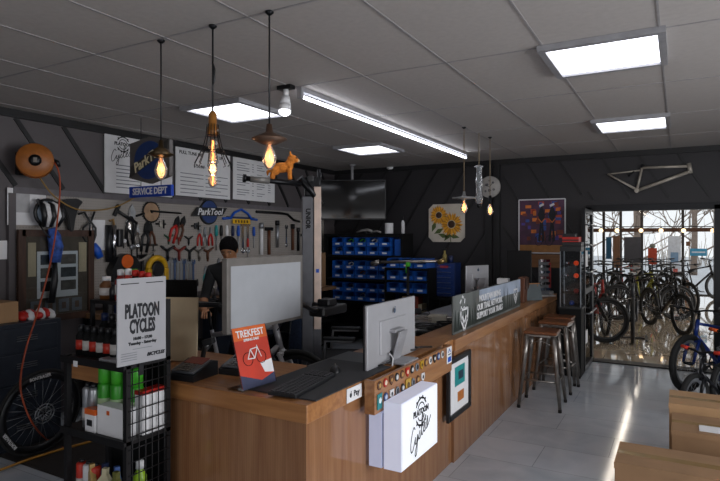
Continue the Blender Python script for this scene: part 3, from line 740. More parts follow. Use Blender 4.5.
# clear display case on black stand
CX0, CX1, CY0, CY1 = -1.24, -1.0, 7.05, 7.33
t = thing('display_case_stand', 'black pedestal cupboard beside the counter end', 'pedestal', (0, 0, 0))
m = MB(); m.bx(CX0, CX1, CY0, CY1, 0, .80, MATTE, .004); obj('cabinet', m, t); t2 = t
m = MB(); m.bx(CX0 - .01, CX1 + .01, CY0 - .01, CY1 + .01, .80, .82, BLACK); obj('top_board', m, t)
t = thing('display_case', 'tall clear acrylic display case of small bike lights on the black pedestal', 'display case', (0, 0, .82))
m = MB()
for a in (CX0, CX1 - .005): m.bx(a, a + .005, CY0, CY1, 0, .66, CLEAR)
m.bx(CX0, CX1, CY0, CY0 + .005, 0, .66, CLEAR); m.bx(CX0, CX1, CY1 - .005, CY1, 0, .66, MATTE); obj('walls', m, t)
m = MB()
for z in (0, .16, .32, .48): m.bx(CX0 + .006, CX1 - .006, CY0 + .006, CY1 - .006, z, z + .005, CLEAR)
obj('shelf', m, t)
m = MB(); m.bx(CX0, CX1, CY0, CY1, .66, .72, BLACK, .003); obj('top', m, t)
m = MB()
for a in (CX0, CX1 - .012):
    for b in (CY0, CY1 - .012): m.bx(a, a + .012, b, b + .012, 0, .66, STEEL)
obj('corner_post', m, t)
GLO = M('red_lamp', 'c03010', .3, emit=.35, ecol='ff5010')
for k, (dx, dz, mm, nm) in enumerate(((.17, .50, GLO, 'red-orange'), (.17, .35, GLO, 'red-orange'), (.07, .50, CHROME, 'chrome'), (.07, .17, CHROME, 'chrome'), (.17, .17, RED, 'dark red'), (.12, .02, BLUE, 'blue'), (.06, .35, CHROME, 'silver'))):
    s = thing('bike_light', '%s bike light in the clear case, %s shelf, %s side' % (nm, {.5: 'top', .35: 'second', .17: 'third', .02: 'bottom'}[dz], 'right' if dx > .1 else 'left'), 'bike light', (CX0 + dx, CY0 + .08, .82 + dz - (.015 if dz > .1 else .012)), 0, 'bike lights in the clear case')
    m = MB(); m.lathe([(.001, -.03), (.026, -.03), (.03, -.022), (.022, .03), (.001, .03)], mm, c=(0, 0, .033), axis='y', n=14); obj('lamp_body', m, s)
    m = MB(); m.box((0, 0, .003), (.03, .03, .006), BLACK); obj('base', m, s)
m = MB(); m.bx(-.1, .12, -.12, .1, 0, .05, BLACK, .004); single('black_box', m, 'flat black box on top of the clear display case', 'box', (-1.12, 7.19, 1.54))
t = thing('red_box', 'red and black product box on the stack above the clear display case', 'box', (-1.12, 7.19, 1.59)); m = MB(); m.bx(-.1, .09, -.11, .08, 0, .06, RED, .003); obj('carton', m, t); m = MB(); m.bx(-.1, .09, -.112, -.1101, .015, .03, BLACK); obj('label_band', m, t)
m = MB(); m.bx(-.09, .05, -.1, .06, 0, .04, BLACK, .004); single('black_box', m, 'small black box topmost above the red product box', 'box', (-1.12, 7.19, 1.65))

# ================================================================ STOOLS
def make_stool():
    t = thing('bar_stool', 'stool', 'bar stool')
    m = MB(); m.box((0, 0, .725), (.31, .31, .03), SEATW, None, .012); obj('seat', m, t)
    m = MB(); m.box((0, 0, .697), (.29, .29, .026), GUN, None, .008)
    obj('seat_frame', m, t)
    for a in (-1, 1):
        for b in (-1, 1):
            m = MB(); T = [(a * .125, b * .125, .70), (a * .14, b * .14, .52), (a * .19, b * .19, .02)]
            m.tube(T, [.031, .028, .016], GUN, 6); m.cyl((a * .19, b * .19, 0), (a * .19, b * .19, .03), .017, RUBBER, n=10); obj('leg', m, t)
    m = MB()
    for a in (-1, 1): m.cyl((a * .165, -.165, .27), (a * .165, .165, .27), .009, GUN, n=8); m.cyl((-.165, a * .165, .27), (.165, a * .165, .27), .009, GUN, n=8)
    obj('foot_rail', m, t)
    m = MB()
    for a in (-1, 1): m.tube([(-.135, a * .135, .60), (0, a * .125, .655), (.135, a * .135, .60)], .006, GUN, 6); m.tube([(a * .135, -.135, .60), (a * .125, 0, .655), (a * .135, .135, .60)], .006, GUN, 6)
    obj('brace', m, t)
    return t
st = make_stool()
for k, (p, l) in enumerate((((-1.17, 5.72), 'nearest of the three metal bar stools with brown wooden seats at the counter'), ((-1.165, 6.42), 'middle one of the three metal bar stools at the counter'), ((-1.20, 6.80), 'farthest metal bar stool, beside the black pedestal cupboard'))):
    place(st, k == 0, (p[0], p[1], 0), (.04, -.06, .02)[k], l, 'bar stools at the counter')

# ================================================================ LEFT WALL: SIGNS, PEGBOARD
def wall_sign(y0, y1, z0, z1, lab):
    t = thing('price_board', lab, 'sign', (XL + .016, (y0 + y1) / 2, (z0 + z1) / 2), RL, 'white service boards on the left wall')
    m = MB(); m.bx(-(y1 - y0) / 2, (y1 - y0) / 2, -.012, 0, -(z1 - z0) / 2, (z1 - z0) / 2, PAPER, .001); obj('board', m, t)
    return t
def lines(parent, rows, name='small_print'):
    m = MB()
    for (x0, x1, z) in rows: m.line([(x0, z), (x1, z)], .009, GREYINK, -.0135)
    obj(name, m, parent)
s1 = wall_sign(3.68, 4.55, 2.10, 2.72, 'white board with the round shop logo, leftmost of three on the left wall')
logo(s1, -.22, .20, .075, INK, -.0135)
lines(s1, [(-.3, .0 + random.uniform(-.02, .05), -.02 - k * .038) for k in range(7)])
s2 = wall_sign(4.60, 5.50, 2.13, 2.74, 'white full tune up price board, middle of three on the left wall')
text('FULL TUNE UP', .055, INK, s2, (-.22, -.0135, .2), bold=.001)
text('$150.00/-', .05, INK, s2, (-.08, -.0135, .06), bold=.001)
lines(s2, [(-.38, -.02 - (.1 if k % 3 == 2 else 0), -.04 - k * .045) for k in range(6)] + [(.02, .40 - (.12 if k % 3 == 1 else 0), -.04 - k * .045) for k in range(6)])
text('TUNE UP', .055, INK, s2, (.2, -.0135, .2), bold=.001)
s3 = wall_sign(5.56, 6.42, 2.14, 2.73, 'white price list board in two columns, rightmost of three on the left wall')
lines(s3, [(-.36, -.12 - (.08 if k % 4 == 1 else 0), .19 - k * .032) for k in range(14) if k not in (4, 10)] + [(-.06, -.03, .19 - k * .032) for k in range(14) if k not in (4, 10)] + [(.04, .2 - (.05 if k % 3 == 1 else 0), .19 - k * .032) for k in range(14) if k not in (3, 7, 11)] + [(.28, .33, .19 - k * .032) for k in range(12) if k not in (3, 7)])
# trim ledge over the pegboard
PEGY0, PEGY1 = 2.80, 7.7
m = MB(); m.bx(XL, XL + .05, PEGY0 - .02, PEGY1 + .02, 2.03, 2.085, M('grey_trim', '625e62', .5)); struct('trim_4', m)
def peg_mat():
    m = bpy.data.materials.new('pegboard'); m.use_nodes = True; n = m.node_tree.nodes; L = m.node_tree.links; b = n['Principled BSDF']; b.inputs['Roughness'].default_value = .6
    t = n.new('ShaderNodeTexCoord'); vo = n.new('ShaderNodeTexVoronoi'); vo.inputs['Randomness'].default_value = 0; vo.inputs['Scale'].default_value = 38
    L.new(t.outputs['Object'], vo.inputs['Vector'])
    r = n.new('ShaderNodeValToRGB'); r.color_ramp.elements[0].position = .17; r.color_ramp.elements[1].position = .22
    r.color_ramp.elements[0].color = lin('3a3836') + (1,); r.color_ramp.elements[1].color = lin('98928c') + (1,)
    L.new(vo.outputs['Distance'], r.inputs[0]); L.new(r.outputs[0], b.inputs['Base Color']); return m
PX = XL + .03
pb = thing('pegboard', 'long white perforated pegboard on the left wall carrying the workshop tools', 'pegboard', (XL, 0, 0))
m = MB(); m.bx(.004, .03, PEGY0, PEGY1, 1.0, 2.03, peg_mat()); obj('board', m, pb)
m = MB(); m.bx(.002, .045, PEGY0 - .06, PEGY0, .95, 2.03, WALLL); m.bx(.002, .045, PEGY1, PEGY1 + .05, .95, 2.03, WALLL); m.bx(.002, .045, PEGY0, PEGY1, .95, 1.0, WALLL); obj('frame', m, pb)

def W(px, py, off=.012):   # point on the pegboard face seen at that place
    return oX(px, py, PX + off)
TG = 'hand tools on the pegboard'
def tool(kind, px, py, lab, mm=STEEL, hm=None, size=1.0, tilt=0.0, cat='tool'):
    size *= 1.25
    p = W(px, py, .004); t = thing(kind, lab, cat, tuple(p), RL, TG, rot=(0, tilt, RL)); s = size
    head, han = MB(), MB(); hm = hm or mm
    if kind in ('y_wrench', 'spanner'): head_, head = head, han
    if kind == 'spanner':
        han.box((0, -.006, 0), (.017 * s, .006, .13 * s), mm, None, .001)
        head.prism([(-.018 * s, .06 * s), (-.02 * s, .085 * s), (-.008 * s, .095 * s), (-.006 * s, .078 * s), (.006 * s, .078 * s), (.008 * s, .095 * s), (.02 * s, .085 * s), (.018 * s, .06 * s)], -.011, -.002, mm); head.torus((0, -.006, -.075 * s), .012 * s, .005 * s, mm, 'y', 14, 6)
    elif kind == 'y_wrench':
        for a in (90, 210, 330):
            r = math.radians(a + 180); e = (math.cos(r) * .06 * s, -.012, math.sin(r) * .06 * s); han.cyl((0, -.012, 0), e, .011 * s, mm, n=8); head.cyl(e, (e[0] * 1.3, -.012, e[2] * 1.3), .008 * s, hm, n=8)
    elif kind == 't_wrench':
        han.cyl((-.05 * s, -.012, .05 * s), (.05 * s, -.012, .05 * s), .009 * s, hm, n=8); head.cyl((0, -.012, .05 * s), (0, -.012, -.08 * s), .005 * s, mm, n=8)
    elif kind == 'pliers':
        for a in (-1, 1):
            han.tube([(a * .004, -.01, .02 * s), (a * .02 * s, -.01, -.02 * s), (a * .022 * s, -.01, -.08 * s)], [.006 * s, .008 * s, .007 * s], hm, 8)
        head.prism([(-.014 * s, .01 * s), (.014 * s, .01 * s), (.012 * s, .05 * s), (.004 * s, .075 * s), (-.004 * s, .075 * s), (-.012 * s, .05 * s)], -.014, -.004, mm)
    elif kind == 'screwdriver':
        han.lathe([(.001, 0), (.012 * s, .003), (.014 * s, .04 * s), (.009 * s, .08 * s), (.001, .085 * s)], hm, c=(0, -.015, 0), n=10); head.cyl((0, -.015, 0), (0, -.015, -.11 * s), .004 * s, mm, n=8)
    elif kind == 'hammer':
        han.cyl((0, -.02, .05 * s), (0, -.02, -.16 * s), .014 * s, hm, n=8); head.box((0, -.02, .06 * s), (.1 * s, .025, .03 * s), mm, None, .004)
    elif kind == 'long_bar':
        han.cyl((0, -.025, .13 * s), (0, -.025, -.13 * s), .016 * s, mm, n=10); head.cyl((0, -.025, .10 * s), (0, -.025, .15 * s), .023 * s, hm, n=10)
    elif kind == 'cutter':
        for a in (-1, 1): han.tube([(0, -.012, .03 * s), (a * .025 * s, -.012, -.01 * s), (a * .02 * s, -.012, -.10 * s)], .009 * s, hm, 8)
        head.prism([(-.02 * s, .02 * s), (.02 * s, .02 * s), (.026 * s, .06 * s), (0, .1 * s), (-.018 * s, .07 * s)], -.018, -.006, mm)
    elif kind == 'chain_tool':
        han.cyl((-.05 * s, -.015, 0), (.05 * s, -.015, 0), .007 * s, mm, n=8); head.box((.0, -.015, 0), (.03 * s, .02, .05 * s), hm, None, .003); head.cyl((.03 * s, -.015, .035 * s), (.03 * s, -.015, -.035 * s), .005 * s, mm, n=8)
    elif kind == 'socket':
        head.lathe([(.012 * s, .004), (.016 * s, .006), (.016 * s, .028), (.008 * s, .03)], mm, axis='y', n=12); han.box((0, -.01, -.03 * s), (.01, .008, .05 * s), hm)
    if kind in ('y_wrench', 'spanner'):
        head_.bm.free(); obj('shaft', han, t)
    else: obj('head', head, t); obj('handle', han, t)
    return t
# row of silver spanners
for k in range(11):
    tool('spanner', 162 + k * 3.1, 270 + k * .2, 'steel open-end spanner, %s from the left in the row of spanners' % ords[k], [STEEL, M('blue_steel', '4a6088', .35, .6)][k % 3 == 1], size=1.25)
# Y wrenches, two rows
DRD = M('dull_red', '78281e', .45)
ycol = [('black', BLACK), ('dull red', DRD), ('black', BLACK), ('grey', GUN), ('brown', BROWN)]
for k, x_ in enumerate((167, 178.5, 189, 198.5, 207)):
    tool('y_wrench', x_, 251 + k * .3, '%s three-armed Y wrench, %s from the left in the lower Y wrench row' % (ycol[k][0], ords[k]), ycol[k][1], ycol[k][1], 1.15)
for k, (x_, c) in enumerate(((168, ('dark green', M('dull_green', '24503c', .45))), (178, ('dull red', DRD)), (188, ('black', BLACK)))):
    tool('y_wrench', x_, 238 + k * .6, '%s three-armed Y wrench in the upper row above the others' % c[0], c[1], c[1], .75)
for k, x_ in enumerate((141, 152.5)): tool('t_wrench', x_, 250, '%s T-handle wrench between the hooks and the Y wrenches' % ('left black', 'right black')[k], BMET, BLACK, .9)
for k, (x_, c, n_) in enumerate(((199, RED, 'red'), (204.5, STEEL, 'steel'), (210, RED, 'darker red'))): tool('pliers', x_, 236, '%s-handled pliers, %s of the three beside the Y wrenches' % (n_, ('left', 'middle', 'right')[k]), STEEL, c, 1.2)
for k, (x_, c, n_) in enumerate(((215.5, TEAL, 'teal'), (220.5, BLACK, 'black'), (226, WHITE, 'white'), (232, DBLUE, 'dark blue'), (237.5, BLUE, 'blue'))): tool('screwdriver', x_, 236, '%s-handled screwdriver hanging above the person' % n_, STEEL, c, 1.3)
for k, (x_, n_) in enumerate(((242.5, 'left'), (247.5, 'right'))): tool('spanner', x_, 237, 'long chrome ring spanner, %s one of the large pair above the display board' % n_, CHROME, size=1.9)
tool('screwdriver', 247, 247, 'red-handled long driver below the chrome ring spanners', STEEL, RED, 1.1)
tool('screwdriver', 253, 236, 'blue-handled driver right of the chrome ring spanners', STEEL, BLUE, 1.2)
tool('long_bar', 260, 240, 'tall silver tube tool with a wide white head', WHITE, STEEL, 1.25)
tool('hammer', 268, 236, 'black-headed hammer with a brown handle beside the white tube tool', BMET, BROWN, 1.3)
tool('long_bar', 276, 235, 'silver bar tool with a dark head right of the hammer', STEEL, BMET, 1.1)
tool('spanner', 286, 236, 'short bright adjustable spanner near the grey lift post', CHROME, size=1.4)
tool('long_bar', 291.5, 238, 'brown wooden-handled bar tool near the grey lift post', BROWN, BMET, 1.1)
tool('long_bar', 297, 240, 'thin black bar tool next to the grey lift post', BMET, BLACK, 1.0)
tool('hammer', 302.5, 240, 'dark hammer half hidden behind the grey lift post', BMET, BLACK, 1.0)
tool('cutter', 174, 229, 'red-handled cable cutter hanging at a slant over the Y wrenches', BMET, RED, 1.3, .35)
tool('cutter', 180.5, 228, 'brown-handled cutter hanging at a slant beside the red-handled cutter', BMET, BROWN, 1.2, .35)
tool('chain_tool', 195, 226, 'black chain tool with a cross bar beside the round blue badge', BMET, BLACK, 1.1)
tool('chain_tool', 160, 224, 'black chain tool hung level below the round chainring disc', BMET, GUN, 1.1)
tool('cutter', 130, 222, 'black gripping tool hung upright left of the chainring disc', STEEL, BLACK, 1.5, .1)
tool('cutter', 128, 233, 'black folded tool with a bright jaw in the middle of the hooks', CHROME, BLACK, 1.1, -.2)
tool('pliers', 137, 235, 'silver pliers with a round jaw beside the black folded tool', STEEL, GUN, 1.2)
tool('cutter', 145, 236, 'black curved tool hanging beside the silver pliers', BMET, BLACK, 1.4, .15)
tool('pliers', 151, 234, 'brown-handled pliers below the chainring disc', BMET, BROWN, 1.3, -.1)
tool('socket', 123, 241, 'white round socket tool near the silver pump', WHITE, BLACK, 1.1)
tool('socket', 131, 247, 'round steel socket above the black and yellow bag', STEEL, BLACK, 1.4)
tool('socket', 136.5, 246, 'second round steel socket beside the T-handle wrenches', CHROME, BLACK, 1.4)
tool('hammer', 121, 214, 'black mallet hung at a steep slant next to the pump', BLACK, BLACK, 1.0, -1.1)
tool('hammer', 141, 263, 'dark tool hanging between the black bag and the yellow case', BMET, BLACK, 1.0)
for k, (x_, y_, n_, c) in enumerate(((205, 276, 'teal', TEAL), (211, 272, 'green', GREEN), (218, 268, 'teal and blue', BLUE), (204, 290, 'black', BLACK), (212, 288, 'grey', GUN), (219, 283, 'dark blue', DBLUE))):
    tool('pliers' if k % 2 else 'cutter', x_, y_, '%s-handled small tool hanging low between the spanners and the person' % n_, STEEL, c, 1.0)
for k in range(7): tool('screwdriver', 163 + k * 5.6, 286 + (k % 2) * 2.5, 'small dark driver in the lowest tool row, %s from the left' % ords[k], STEEL, [BLACK, BROWN, DBLUE][k % 3], .8)
# chainring disc with long arm
t = thing('chainring_disc', 'round tan disc with a black toothed rim and a long bar on the pegboard', 'tool', tuple(W(150.5, 212, .004)), RL)
m = MB(); m.lathe([(.105, .004), (.105, .014), (.1, .018)], M('tan_disc', '9a7c60', .5, var=.3), axis='y', n=32); obj('disc', m, t)
m = MB(); m.torus((0, -.012, 0), .108, .008, BMET, 'y', 36, 6)
for k in range(28): a = 2 * PI * k / 28; m.box((.118 * math.cos(a), -.012, .118 * math.sin(a)), (.012, .006, .01), BMET, (0, -a, 0))
obj('toothed_rim', m, t)
m = MB(); m.cyl((-.1, -.022, -.02), (-.2, -.02, -.05), .012, BMET); obj('grip', m, t)
m = MB(); m.cyl((-.02, -.028, .01), (.42, -.016, .0), .01, BMET); m.lathe([(.014, .018), (.014, .03), (.006, .032)], BMET, axis='y', n=12); obj('handle_bar', m, t)
# round blue badge sign
t = thing('brand_badge_sign', 'round blue tool-brand badge with a slanted black name plate on the pegboard', 'sign', tuple(W(208, 212, .004)), RL)
m = MB(); m.lathe([(.155, .001), (.155, .02), (.15, .024)], BLACK, axis='y', n=36); obj('rim', m, t)
m = MB(); m.lathe([(.135, .0245), (.135, .028)], M('badge_blue', '1458b8', .35), axis='y', n=36); obj('disc', m, t)
m = MB(); m.prism([(-.30, -.06), (.21, -.045), (.30, .06), (-.21, .05)], -.036, -.029, BLACK); pk = obj('name_plate', m, t)
text('ParkTool', .112, PAPER, t, (0, -.0375, -.002), shear=.3, bold=.002, rot=(0, -.03, 0))
# blue arched rack with yellow label
t = thing('tool_rack', 'blue arched tool rack with a yellow label on the pegboard', 'rack', tuple(W(240, 217, .004)), RL)
m = MB(); m.tube([(-.34, -.02, -.03), (-.2, -.02, -.02), (-.13, -.02, .05), (0, -.02, .10), (.13, -.02, .05), (.2, -.02, -.02), (.32, -.02, -.03)], .016, BLUE, 8); m.bx(-.26, .26, -.025, -.001, -.02, .0, DBLUE); obj('arch', m, t)
m = MB(); m.bx(-.17, .17, -.032, -.026, -.09, -.03, YEL, .003)
for k in range(5): m.bx(-.13 + k * .055, -.10 + k * .055, -.034, -.0322, -.078, -.042, M('label_brown', '5a4010', .6))
obj('yellow_label', m, t)
m = MB(); m.tube([(-.5, 0, 0), (.0, 0, .0), (.2, 0, -.01), (.35, 0, -.09), (.5, 0, -.11)], .018, BMET, 8); single('bent_bar', m, 'long black bent bar hung level on the pegboard right of the blue rack', 'bar', tuple(W(279, 213, .02)), RL)

# items hung at the left of the pegboard
m = MB(); m.bx(-.17, .17, -.004, 0, -.16, .16, PAPER); m.bx(-.10, .02, -.008, -.0045, -.05, .13, M('grey_paper', 'a8a8aa', .8)); single('paper_sheet', m, 'white poster sheet pinned at the left end of the pegboard', 'poster', tuple(W(27, 207, .002) + Vector((0, 0, 0))), RL)
m = MB(); m.bx(-.09, .09, -.003, 0, -.15, .15, PAPER); single('paper_sheet', m, 'narrow white leaflet pinned between the black carrier and the silver pump', 'poster', tuple(W(97, 235, .002)), RL)
# framed notice board standing on the bench
fb = thing('framed_board', 'dark wooden framed board of small photographs behind glass at the left wall', 'picture frame', (XL + .075, 3.15, 1.30), RL)
m = MB(); W_, H_ = .33, .385
for a in (-1, 1): m.bx(a * W_ - .03, a * W_ + .03, -.03, 0, -H_ - .03, H_ + .03, DARKW); m.bx(-W_, W_, -.03, 0, a * H_ - .03, a * H_ + .03, DARKW)
obj('frame', m, fb)
m = MB(); m.bx(-W_ + .03, W_ - .03, -.008, -.001, -H_ + .03, H_ - .03, M('dark_mount', '5e5246', .7)); obj('backing', m, fb)
m = MB(); m.bx(-.27, -.2, -.0105, -.0085, .0, .3, CREAM); m.bx(.21, .29, -.0105, -.0085, .02, .3, CREAM); m.bx(-.19, .2, -.0105, -.0085, -.2, .22, PAPER); obj('page', m, fb)
for r_ in range(3):
    for c_ in range(2): m = MB(); m.bx(-.16 + c_ * .19, -.01 + c_ * .19, -.013, -.011, .1 - r_ * .12, .19 - r_ * .12, M('photo_grey_%d' % ((r_ + c_) % 2), ('3c4044', '5c5650')[(r_ + c_) % 2], .5, var=.4, scale=20)); obj('photograph', m, fb)
for c_ in range(4): m = MB(); m.bx(-.25 + c_ * .13, -.15 + c_ * .13, -.013, -.0085, -.34, -.22, GREYINK); m.bx(-.22 + c_ * .13, -.18 + c_ * .13, -.0145, -.0131, -.31, -.25, M('portrait', '6a5040', .6)); obj('portrait_card', m, fb)
m = MB(); m.bx(-W_ + .03, W_ - .03, -.018, -.016, -H_ + .03, H_ - .03, GLASS); obj('glass', m, fb)
m = MB(); m.bx(-.05, .05, -.004, 0, -.08, .08, PAPER); single('paper_sheet', m, 'small pale note on the wall at the far left edge', 'note', tuple(oX(1, 250, XL + .012)), RL)
# helmet with blue strap bag
hp = W(48, 213, .12)
t = thing('bike_helmet', 'white and black bicycle helmet hanging at the left of the pegboard', 'helmet', tuple(hp), RL)
m = MB()
for k in range(5):
    a = -.6 + k * .3; m.tube([(math.sin(a) * .11, .05, .11), (math.sin(a) * .15, -.06, .06), (math.sin(a) * .15, -.09, -.03), (math.sin(a) * .11, -.04, -.12)], [.018, .024, .024, .016], [BLACK, WHITE][k % 2], 8)
m.torus((0, .0, 0), .115, .016, BLACK, 'y', 24, 8); m.sph((0, .01, 0), (.11, .06, .11), M('pale_blue_lining', '8a98a8', .7)); obj('shell', m, t)
m = MB(); m.tube([(-.08, 0, -.1), (-.03, -.02, -.19), (0, -.02, -.22), (.04, -.02, -.19), (.09, 0, -.1)], .007, BLACK, 6); obj('strap', m, t)
t = thing('blue_cloth', 'blue and white patterned cloth bag hanging below the helmet', 'bag', tuple(W(54, 247, .12)), RL)
m = MB(); m.tube([(-.02, 0, .17), (0, 0, .1), (.02, 0, 0), (.01, 0, -.14)], [.03, .055, .06, .045], M('blue_pattern', '30509a', .8, var=.7, scale=22), 10); obj('bag_body', m, t)
m = MB(); m.tube([(.01, 0, -.14), (.0, -.01, -.3), (-.03, -.01, -.5)], [.02, .03, .028], BLACK, 8); obj('tail_strap', m, t)
t = thing('bike_saddle', 'black bicycle saddle hanging nose down beside the helmet', 'saddle', tuple(W(70, 212, .06)), RL)
m = MB(); m.prism([(-.10, .09), (-.04, .12), (.06, .13), (.12, .10), (.07, .04), (.04, -.06), (.025, -.17), (.0, -.19), (-.02, -.17), (-.04, -.04), (-.07, .03)], -.03, .015, M('saddle_black', '17171a', .5)); bmesh.ops.bevel(m.bm, geom=m.bm.edges[:], offset=.008, segments=2, affect='EDGES'); obj('saddle_shell', m, t)
m = MB(); m.tube([(-.03, .02, .08), (-.01, .04, 0), (0, .03, -.14)], .004, STEEL, 6); m.tube([(.04, .02, .08), (.015, .04, 0), (0, .03, -.14)], .004, STEEL, 6); obj('rails', m, t)
t = thing('pannier_rack', 'black bent wire carrier rack hanging on the pegboard', 'rack', tuple(W(90, 228, .05)), RL)
m = MB(); m.tube([(-.12, 0, .13), (-.06, 0, .15), (.0, 0, .06), (-.07, 0, .0), (-.08, 0, -.08), (-.05, 0, -.13), (.04, 0, -.13), (.06, 0, -.07), (.06, 0, 0), (.01, 0, .06), (.05, 0, .16)], .011, BLACK, 8); m.tube([(0, 0, .05), (-.01, 0, -.12)], .007, BLACK, 6); m.tube([(.03, 0, .03), (.035, 0, -.12)], .005, BLACK, 6); obj('wire_frame', m, t)
m = MB(); m.tube([(0, 0, -.13), (.02, 0, -.19), (.06, -.01, -.27)], [.02, .045, .035], BLUE, 10); single_o = single('blue_pouch', m, 'small blue pouch hanging under the black wire carrier', 'pouch', tuple(W(94, 230, .05)), RL)
t = thing('floor_pump', 'tall silver and black pump hanging upright on the pegboard', 'pump', tuple(W(114, 238, .04)), RL)
m = MB(); m.cyl((-.0, 0, .13), (0, 0, -.22), .025, CHROME); m.cyl((-.06, 0, .13), (-.06, 0, -.24), .03, BLACK); obj('barrel', m, t)
m = MB(); m.tube([(.0, 0, .13), (-.01, 0, .19), (-.05, 0, .17)], .012, M('brass_hose', '8a6a3c', .5), 8); m.box((.07, 0, .0), (.06, .05, .18), BLACK, None, .012); obj('pump_head', m, t)
# black bag with round emblem, yellow case (standing on the bench)
t = thing('tool_bag', 'black bag with an orange oval emblem and green edge hanging low on the pegboard', 'bag', tuple(W(124, 275, .07)), RL)
m = MB(); m.prism([(-.15, -.08), (.15, -.08), (.17, .1), (.1, .19), (.0, .22), (-.1, .19), (-.17, .06)], -.05, .05, BLACK); obj('bag_body', m, t)
m = MB(); m.lathe([(.07, .052), (.07, .058)], ORANGE, axis='y', n=20, c=(0, 0, .14)); m.bx(-.12, .12, -.057, -.051, .045, .06, GREEN); m.bx(-.12, .12, -.057, -.051, .0, .03, ORANGE); obj('emblem', m, t)
t = thing('yellow_case', 'yellow and black rounded gear case hanging low on the pegboard under the T-handle wrenches', 'case', tuple(W(157, 273, .04)), RL)
m = MB(); m.torus((0, 0, 0.05), .115, .032, YEL, 'y', 24, 10, 0, PI); m.bx(-.145, -.085, -.03, .03, -.11, .05, YEL, .01); m.bx(.085, .145, -.03, .03, -.11, .05, YEL, .01); obj('rim', m, t)
m = MB(); m.lathe([(.085, -.02), (.085, .02), (.07, .03)], BLACK, axis='y', n=20, c=(0, 0, .04)); m.bx(-.08, .08, -.02, .02, -.11, .02, GUN); obj('core', m, t)
m = MB(); m.tube([(-.3, 0, -.02), (.0, -.0, .02), (.18, 0, .12)], .012, M('pale_tube', '9a948c', .5), 8); single('bent_rod', m, 'pale slanting rod behind the yellow case on the pegboard', 'rod', tuple(W(142, 262, .09)), RL)

# workbench along the left wall
wb = thing('workbench', 'long dark workbench with a wooden top below the pegboard', 'workbench', (XL, 0, 0))
m = MB(); m.bx(.02, .58, 3.42, 7.2, .87, .92, BENCHW, .004); obj('bench_top', m, wb)
m = MB(); m.bx(.05, .60, 3.44, 7.18, .40, .43, MATTE); m.bx(.05, .62, 3.44, 7.18, .1, .13, MATTE); obj('shelf', m, wb)
for yy in (3.46, 4.7, 5.9, 7.12):
    for xx in (.08, .52): m = MB(); m.bx(xx - .03, xx + .03, yy - .03, yy + .03, 0, .87, BMET); obj('leg', m, wb)
m = MB(); m.bx(.05, .08, 3.5, 7.08, .13, .40, M('drawer_blue', '202634', .5)); m.bx(.05, .6, 5.0, 5.8, .43, .86, M('drawer_blue')); obj('cabinet', m, wb)

def coil(name, lab, loc, r, m_, n=3, cat='cable', rz=0, flat=False):
    m = MB(); pts = []
    for k in range(n * 16): a = k * PI / 8; q = r * (1 - .12 * math.sin(k * .7)); pts.append((q * math.cos(a), q * math.sin(a) * .8, .008 + .0011 * k))
    m.tube(pts, .007, m_, 6); return single(name, m, lab, cat, loc, rz)
coil('cable_coil', 'coiled black cable on the wooden bench left of the display board', tuple(oZ(209, 304, .92)), .09, BLACK)
m = MB(); m.torus((0, 0, .03), .09, .016, MATTE, 'z', 24, 8); m.sph((.09, 0, .04), (.035, .02, .045), BLACK); m.sph((-.09, 0, .04), (.035, .02, .045), BLACK)
single('headphones', m, 'black headphones lying on the wooden bench beside the coiled cable', 'headphones', tuple(oZ(220, 303, .925)))
# bench clutter near the rack
for k, (px_, py_, c, n_, hgt) in enumerate(((72, 290, DBLUE, 'dark blue', .12), (100, 300, BLACK, 'black', .18), (148, 300, BROWN, 'brown', .1), (122, 300, GUN, 'grey', .12))):
    p = oX(px_, py_, -4.72 if k % 2 else -4.55); m = MB(); m.box((0, 0, hgt / 2), (.16, .12, hgt), c, None, .01); m.cyl((-.03, 0, hgt), (-.03, 0, hgt + .05), .02, c, n=10); single('parts_box', m, '%s capped parts box among the clutter on the bench behind the bottle rack' % n_, 'box', (p.x, max(3.55, p.y), .92))

# hanging service sign, square to the wall
sv = thing('hanging_sign', 'grey hexagonal tool-brand sign with a blue service department plate hanging from the ceiling', 'sign', (-4.23, 3.58, 2.57)); sv.scale = (1.12, 1, 1)
m = MB(); R_h = .235; hexp = [(0, 0), (R_h, -.045), (R_h, -.37), (0, -.43), (-R_h, -.37), (-R_h, -.045)]
m.prism(hexp, -.02, .02, M('sign_grey', '5a5654', .5)); obj('hexagon_panel', m, sv)
m = MB(); m.lathe([(.175, .021), (.175, .026)], M('badge_blue'), axis='y', n=36, c=(0, 0, -.215)); obj('blue_disc', m, sv)
m = MB(); m.prism([(-.235, -.37), (.21, -.15), (.235, -.04), (-.21, -.26)], -.030, -.027, M('sign_dark', '3a3836', .5)); obj('name_band', m, sv)
text('ParkTool', .12, M('sign_cream', 'd8cca8', .5), sv, (0.0, -.0315, -.205), shear=.35, bold=.0025, sx=.88, rot=(0, -.46, 0))
m = MB(); m.box((0, 0, -.50), (.50, .03, .10), M('service_blue', '1440a8', .4), None, .002); obj('blue_plate', m, sv)
text('SERVICE DEPT', .086, PAPER, sv, (0, -.0165, -.50), bold=.0022, sx=.76)
m = MB()
for a in (-.12, .12): m.cyl((a, 0, -.02), (a, 0, CEIL - 2.57 - .001), .003, BMET, n=6); m.cyl((a, 0, -.39), (a, 0, -.46), .003, BMET, n=6)
obj('hanger', m, sv)

